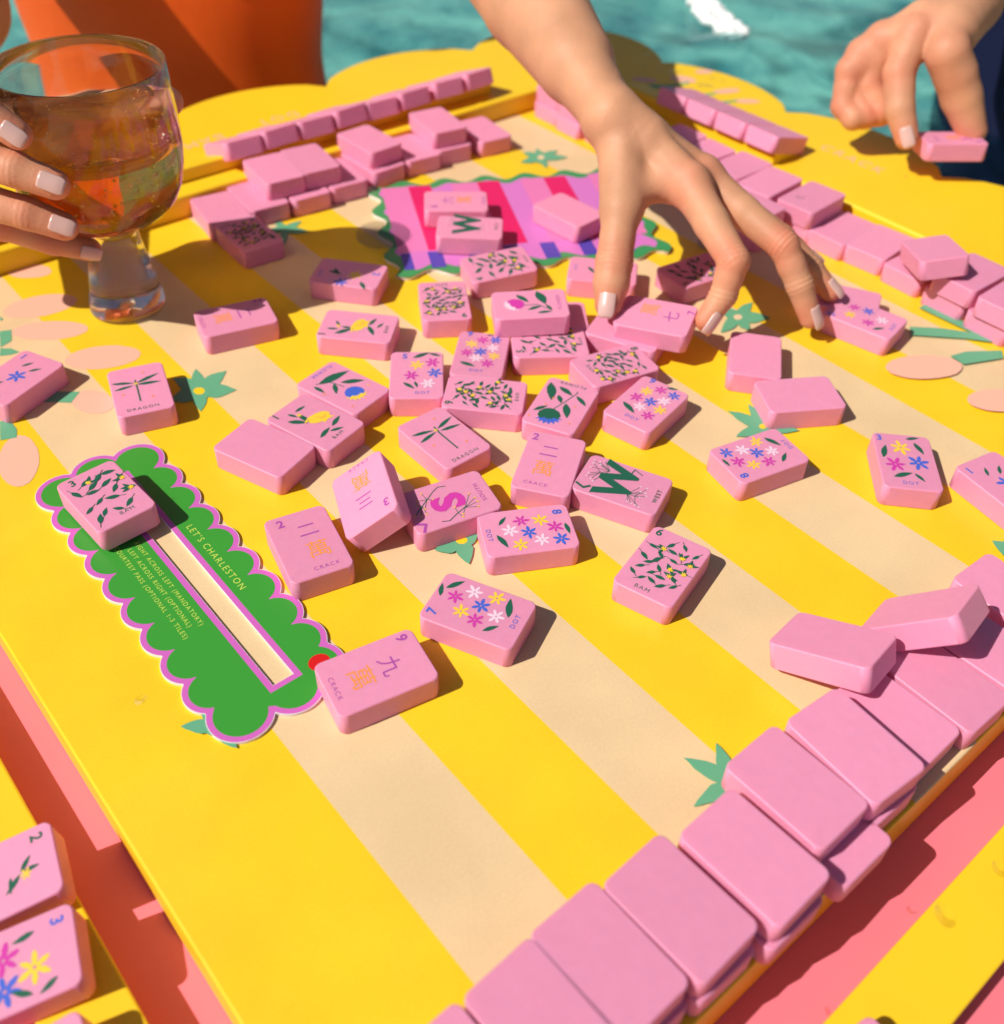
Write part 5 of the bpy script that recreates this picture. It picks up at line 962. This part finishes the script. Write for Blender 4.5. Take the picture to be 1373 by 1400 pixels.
# torso, upper arms, neck and head (coarser, out of the picture except for the trunk)
tc = np.array([9.35, 21.35, 0.]); Rv = np.array([.80, -.60, 0]); Av = np.array([.60, .80, 0])
def tp(x, y, z): return tuple(tc+Rv*x+Av*y+UP*(z-4 if z > 3 else z))
SL, SRt = tp(3.3, .5, 10.6), tp(-3.3, .5, 10.6)
cs = [('core', [(tp(0, 0, -6), tp(0, 0, -1), 2.6, 2.5, (Av, .75)), (tp(-.8, 0, -1), tp(-.7, 0, 5.5), 2.15, 2.1, (Av, .72), 1.0), (tp(.8, 0, -1), tp(.7, 0, 5.5), 2.15, 2.1, (Av, .72), 1.0),
      (tp(-.9, 0, 5.5), tp(-1.3, .2, 9), 2.1, 2.1, (Av, .72), .8), (tp(.9, 0, 5.5), tp(1.3, .2, 9), 2.1, 2.1, (Av, .72), .8),
      (tp(-1.15, -1.1, 7.2), tp(-1.1, -1.0, 7.6), 1.15, 1.1, None, .5), (tp(1.15, -1.1, 7.2), tp(1.1, -1.0, 7.6), 1.15, 1.1, None, .5),
      (tp(-3, .5, 10.3), tp(3, .5, 10.3), 1.05, 1.05, None, .6)])]
v_t, q_t = grow('torso', cs, .16, 'skin', None, kk=.5, mar=.6)
cs2 = [('core', [(tp(-3, .5, 10.5), tp(3, .5, 10.5), .98, .98, None, .5), (SL, tuple(np.array(EL)), 1.12, .95), (EL, (11.6, 14.2, 3.7), .92, .91), (SRt, (4.75, 19.5, 2.1), 1.12, .75), ((4.75, 19.5, 2.1), (3.1, 16.6, 2.3), .75, .61),
       (tp(0, .4, 10.5), tp(-1.2, -1.0, 12.2), 1.25, 1.2), (tp(-1.6, -2.0, 12.6), tp(-1.8, -1.6, 13.9), 1.75, 1.9), (tp(-1.6, -2.9, 11.9), tp(-1.7, -2.4, 12.5), .9, 1.2), (tp(-1.7, -3.75, 12.6), tp(-1.7, -3.6, 13.2), .3, .2)])]
v_a, q_a = grow('arms', cs2, .12, 'skin', None, kk=.4, mar=.6)
def wrinkle(mesh, joints):
    """shallow creases across the back and front of finger joints: (joint, previous joint, radius, depth)"""
    V, Q = mesh
    N = np.zeros_like(V); a = V[Q[:, 2]]-V[Q[:, 0]]; b = V[Q[:, 3]]-V[Q[:, 1]]; fn = np.cross(a, b)
    for i in range(4): np.add.at(N, Q[:, i], fn)
    N /= np.linalg.norm(N, axis=1)[:, None]+1e-9; D_ = np.zeros(len(V))
    for J, K, r, dep in joints:
        J, K = np.array(J), np.array(K); d = (J-K)/np.linalg.norm(J-K); R = V-J; m = (R*R).sum(1) < (2.2*r)**2; s_ = R[m]@d
        side = np.sin(7*(R[m]@np.cross(d, [.3, .2, .9]))+1)*.012
        g = sum(w*np.exp(-((s_+side-o)/.017)**2) for o, w in ((-.075, .7), (-.01, 1), (.055, .8), (.12, .4)))
        D_[m] += dep*g*np.exp(-((R[m]**2).sum(1)/(1.5*r)**2)**2)
    return V-N*D_[:, None], Q
J1 = [(IP, IM, .21, .014), (MP, MM, .21, .014), (RP, RM, .19, .012), (TI, TM, .25, .016), (ID, IP, .18, .010), (MD, MP, .18, .010), (RD, RP, .17, .009), (LP, LM, .16, .010)]
hand1 = wrinkle(hand1, J1)
hand3 = wrinkle(hand3, [(H3[k][2], H3[k][1], rr3[k][2], .006) for k in 'ABCD'])
body_obj('body', [hand1, hand3, (v_a, q_a)], 'skin', p1)
body_obj('swimsuit', [(v_t, q_t)], 'orange', p1)
hr = [('core', [(tp(-1.6, -1.4, 13.0), tp(-1.8, -1.3, 14.2), 2.0, 1.95), (tp(-1.0, .9, 10.6), tp(-1.6, -.4, 13.2), .8, 1.4)])]
body_obj('hair', [grow('hair', hr, .16, 'hair', None, kk=.5, mar=.5)], 'hair', p1)
nail(IT, ID, .152, TOV*1.15-UP*.1+RT*.45, p1, .60, 1.65)
nail(MT_, MD, .152, RT*.75+TOV*.85+UP*.15, p1, .60, 1.65)
nail(RTt, RD, .146, RT*.5+TOV*.45+UP*.8, p1, .60, 1.65)
nail(LT, LD, .126, RT*.4+TOV*.2+UP*.9, p1, .60, 1.6)
nail(TTp, TI, .192, TOV*1.0-RT*.25+UP*.5, p1, .56, 1.7)
for k, hint in (('A', TOV+UP*.6), ('B', TOV+UP*.7), ('C', TOV+UP*.7), ('D', TOV*1.+UP*.3)): nail(H3[k][3], H3[k][2], rr3[k][3]+.004, hint, p1)

# --- person at the right edge holding up a tile
p2 = tag(empty('person', (22.0, 7.6, -1.2)), 'person in dark navy at the right edge holding up a pink tile', 'person')
W4 = (17.05, 8.58, 2.35)
I4 = [(16.53, 8.85, 2.32), (16.12, 8.71, 1.85), (15.94, 8.42, 1.38), (15.90, 8.12, 1.00)]
M4 = [(16.42, 9.33, 2.13), (16.21, 9.25, 1.45), (16.19, 8.89, 1.12), (16.44, 8.70, 1.15)]
R4 = [(16.22, 9.52, 1.88), (16.03, 9.38, 1.30), (15.98, 9.03, 1.05), (16.21, 8.85, 1.08)]
L4 = [(16.01, 9.54, 1.65), (15.82, 9.38, 1.15), (15.79, 9.11, 1.02), (16.00, 8.94, 1.05)]
T4 = [(16.56, 8.22, 2.20), (16.69, 8.05, 1.90), (16.81, 7.87, 1.55), (16.94, 7.56, 1.05)]
g4 = [('core', [(W4, (17.89, 8.87, 2.6), .50, .62), ((17.89, 8.87, 2.6), (19.64, 9.66, 3.1), .62, .85), ((19.64, 9.66, 3.1), (21.6, 10.0, 4.2), .85, .95)]+[(tuple(np.array(W4)+np.array((-.1, .1*k, 0))), q[0], .40, r) for k, (q, r) in enumerate(((T4, .33), (I4, .28), (M4, .27), (R4, .25), (L4, .22)))]+[((17.0, 9.0, 2.1), (16.7, 9.3, 1.7), .36, .30), (I4[0], M4[0], .26, .26), (M4[0], R4[0], .25, .24), (R4[0], L4[0], .22, .21)])]
for q, r in ((I4, (.29, .262, .24, .19)), (M4, (.28, .262, .235, .20)), (R4, (.26, .24, .215, .19)), (L4, (.23, .21, .19, .17)), (T4, (.35, .34, .325, .24))):
    g4.append(('limb', [(q[0], r[0]), (tuple((np.array(q[0])+np.array(q[1]))/2), (r[0]+r[1])/2*.97), (q[1], r[1]), (q[2], r[2]), (q[3], r[3])]))
for q in (I4, M4, R4, L4, T4): FLUSH += [(q[3], .28), (q[1], .3), (q[0], .32)]
h4 = grow('hand', g4, .026, 'skin_tan', None, kk=.07)
tcc = np.array([24.5, 8.6, 0.]); 
def tq(x, y, z): return tuple(tcc+np.array([.1, .99, 0])*x+np.array([.99, -.1, 0])*y+UP*z)
up4 = [('core', [((21.6, 10.0, 4.2), tq(2.6, .4, 10.5), .95, 1.15), (tq(-3, .4, 10.5), tq(3, .4, 10.5), 1., 1.), (tq(0, .4, 10.5), tq(0, 0, 12.6), 1.25, 1.2), (tq(0, -.2, 14), tq(0, -.1, 15.4), 1.75, 1.95), (tq(-3.2, .4, 10.5), tq(-4.2, 0, 5), 1.1, .9), (tq(-4.2, 0, 5), tq(-4.0, 0, -1), .9, .6)])]
h4 = wrinkle(h4, [(q[1], q[0], .24, .014) for q in (I4, M4, R4, L4, T4)]+[(I4[2], I4[1], .2, .01), (T4[2], T4[1], .28, .014)])
body_obj('body', [h4, grow('b', up4, .14, 'skin', None, kk=.4, mar=.6)], 'skin_tan', p2)
tr = [('core', [(tq(0, 0, -6), tq(0, 0, -1), 2.9, 2.8, ((1, 0, 0), .8)), (tq(-.9, 0, -1), tq(-1.2, 0, 9.2), 2.5, 2.5, ((1, 0, 0), .8), .8), (tq(.9, 0, -1), tq(1.2, 0, 9.2), 2.5, 2.5, ((1, 0, 0), .8), .8), (tq(-3, .4, 10.2), tq(3, .4, 10.2), 1.2, 1.2, None, .6)])]
body_obj('dark_top', [grow('t', tr, .16, 'navy', None, kk=.6, mar=.6)], 'navy', p2)
hr = [('core', [(tq(0, .3, 14.3), tq(0, .3, 15.7), 2.05, 2.0), (tq(0, 1.4, 11), tq(0, 1.0, 14), 1., 1.6)])]
body_obj('hair', [grow('h', hr, .18, 'hair', None, kk=.5, mar=.5)], 'hair', p2)
nail(I4[3], I4[2], .196, TOV*.9-RT*.25+UP*.3, p2, .5, 1.3)
nail(T4[3], T4[2], .245, -TOV*.9+RT*.5+UP*.2, p2, .5, 1.2)

# ---------------------------------------------------------------- pool
WZ = -1.0
gx, gy = 150, 150; rw = random.Random(5)
WV = [(rw.uniform(-1.6, 1.6), rw.uniform(-1.6, 1.6), rw.uniform(.015, .05), rw.uniform(0, 6)) for _ in range(14)]
xs = np.unique(np.concatenate([[-300, -60], np.linspace(-12, 48, 300), [110, 400]])); ys = np.unique(np.concatenate([[-300, -60], np.linspace(-8, 52, 300), [110, 400]]))
XX, YY = np.meshgrid(xs, ys); HH = np.zeros_like(XX)
for (kx, ky, a, ph) in WV: HH += a*np.sin(kx*XX+ky*YY+ph)
HH *= (XX > -12)*(XX < 48)*(YY > -8)*(YY < 52)
nX = len(xs); nY = len(ys); V = np.stack([XX, YY, WZ+HH], -1).reshape(-1, 3)
gi = np.arange(nX*nY).reshape(nY, nX); F = np.stack([gi[:-1, :-1], gi[:-1, 1:], gi[1:, 1:], gi[1:, :-1]], -1).reshape(-1, 4).tolist()
m = bpy.data.materials.new('pool_water'); m.use_nodes = True; t = m.node_tree; t.nodes.remove(t.nodes['Principled BSDF'])
gl = t.nodes.new('ShaderNodeBsdfGlossy'); gl.inputs['Roughness'].default_value = .07
tr_ = t.nodes.new('ShaderNodeBsdfRefraction'); tr_.inputs['IOR'].default_value = 1.33; tr_.inputs['Color'].default_value = (.75, .93, .93, 1); tr_.inputs['Roughness'].default_value = 0
tt_ = t.nodes.new('ShaderNodeBsdfTransparent'); tt_.inputs['Color'].default_value = (.70, .93, .92, 1)
mx0 = t.nodes.new('ShaderNodeMixShader'); mx0.inputs[0].default_value = .65
fr_ = t.nodes.new('ShaderNodeFresnel'); fr_.inputs['IOR'].default_value = 1.33
mx1 = t.nodes.new('ShaderNodeMixShader'); no = t.nodes.new('ShaderNodeTexNoise'); no.inputs['Scale'].default_value = 16; no.inputs['Detail'].default_value = 4; no.inputs['Distortion'].default_value = .8
tcn = t.nodes.new('ShaderNodeTexCoord'); t.links.new(tcn.outputs['Object'], no.inputs['Vector'])
bp = t.nodes.new('ShaderNodeBump'); bp.inputs['Strength'].default_value = .5; bp.inputs['Distance'].default_value = .012; t.links.new(no.outputs[0], bp.inputs['Height'])
for n_ in (gl, tr_, fr_): t.links.new(bp.outputs[0], n_.inputs['Normal'])
t.links.new(tr_.outputs[0], mx0.inputs[1]); t.links.new(tt_.outputs[0], mx0.inputs[2])
t.links.new(fr_.outputs[0], mx1.inputs[0]); t.links.new(mx0.outputs[0], mx1.inputs[1]); t.links.new(gl.outputs[0], mx1.inputs[2]); t.links.new(mx1.outputs[0], t.nodes['Material Output'].inputs[0])
M['water'] = m
tag(mobj('pool_water', V, F, M['water'], smooth=True), kind='structure')
fl = mat('pool_floor', (.20, .46, .44), .8); t = fl.node_tree; b = t.nodes['Principled BSDF']
tcn = t.nodes.new('ShaderNodeTexCoord'); n1 = t.nodes.new('ShaderNodeTexNoise'); n1.inputs['Scale'].default_value = 4.5; n1.inputs['Detail'].default_value = 5; n1.inputs['Distortion'].default_value = 1.2
t.links.new(tcn.outputs['Object'], n1.inputs['Vector']); cr = t.nodes.new('ShaderNodeValToRGB'); t.links.new(n1.outputs[0], cr.inputs[0])
cr.color_ramp.elements[0].position = .36; cr.color_ramp.elements[0].color = (.07, .27, .31, 1); cr.color_ramp.elements[1].position = .62; cr.color_ramp.elements[1].color = (.46, .74, .66, 1)  # rippling light net painted into the floor colour as pale and dark teal
t.links.new(cr.outputs[0], b.inputs['Base Color'])
tag(mobj('pool_floor', [(-300, -300, -16), (400, -300, -16), (400, 400, -16), (-300, 400, -16)], [(0, 1, 2, 3)], fl), kind='structure')

# ---------------------------------------------------------------- white splash on the pool: reflected sun painted as opaque white beads
M['glint_white'] = mat('painted_glint', (.95, .95, .95), .2, .6)
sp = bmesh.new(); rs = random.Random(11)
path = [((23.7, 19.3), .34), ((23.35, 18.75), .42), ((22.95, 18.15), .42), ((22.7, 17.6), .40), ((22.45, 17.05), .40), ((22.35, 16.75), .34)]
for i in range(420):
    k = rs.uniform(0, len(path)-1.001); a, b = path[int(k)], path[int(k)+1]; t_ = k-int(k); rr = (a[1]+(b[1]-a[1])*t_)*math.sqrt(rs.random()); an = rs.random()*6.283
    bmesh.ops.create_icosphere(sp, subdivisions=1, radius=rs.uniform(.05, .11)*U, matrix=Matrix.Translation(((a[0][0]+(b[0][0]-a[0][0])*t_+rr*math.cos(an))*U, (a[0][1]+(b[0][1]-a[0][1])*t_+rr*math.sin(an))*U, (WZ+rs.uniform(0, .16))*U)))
me = bpy.data.meshes.new('glint_beads'); sp.to_mesh(me); sp.free(); me.materials.append(M['glint_white']); me.polygons.foreach_set('use_smooth', [True]*len(me.polygons))
tag(link(bpy.data.objects.new('glint_beads', me)), 'bright white splash of sun painted as beads on the pool behind the reaching arm', 'glint', kind='stuff')
# ---------------------------------------------------------------- water drops
def drop(x, y, z, r, flat, lab, grp, sx=1., rot=0.):
    n, k = 16, 7; V = []; F = []
    for i in range(k):
        a = math.pi/2*i/(k-1)
        for j in range(n):
            t_ = 2*math.pi*j/n; px, py = r*sx*math.cos(a)*math.cos(t_), r*math.cos(a)*math.sin(t_)
            V.append((x+px*math.cos(rot)-py*math.sin(rot), y+px*math.sin(rot)+py*math.cos(rot), z+r*flat*math.sin(a)+.001))
    for i in range(k-1):
        for j in range(n): jj = (j+1) % n; F.append((i*n+j, i*n+jj, (i+1)*n+jj, (i+1)*n+j))
    F.append(tuple(reversed(range(n))))
    return tag(mobj('water_drop', V, F, M['drop'], smooth=True, loc=(x, y, z)), lab, 'drop', grp)
GD = 'water drops'
DP = [(3.05, 9.9, 0)]
for i, (x, y, z, r, f, lab, sx) in enumerate(DROPS):
    drop(x, y, z, r, f, lab, GD, sx, rw.random()*3)
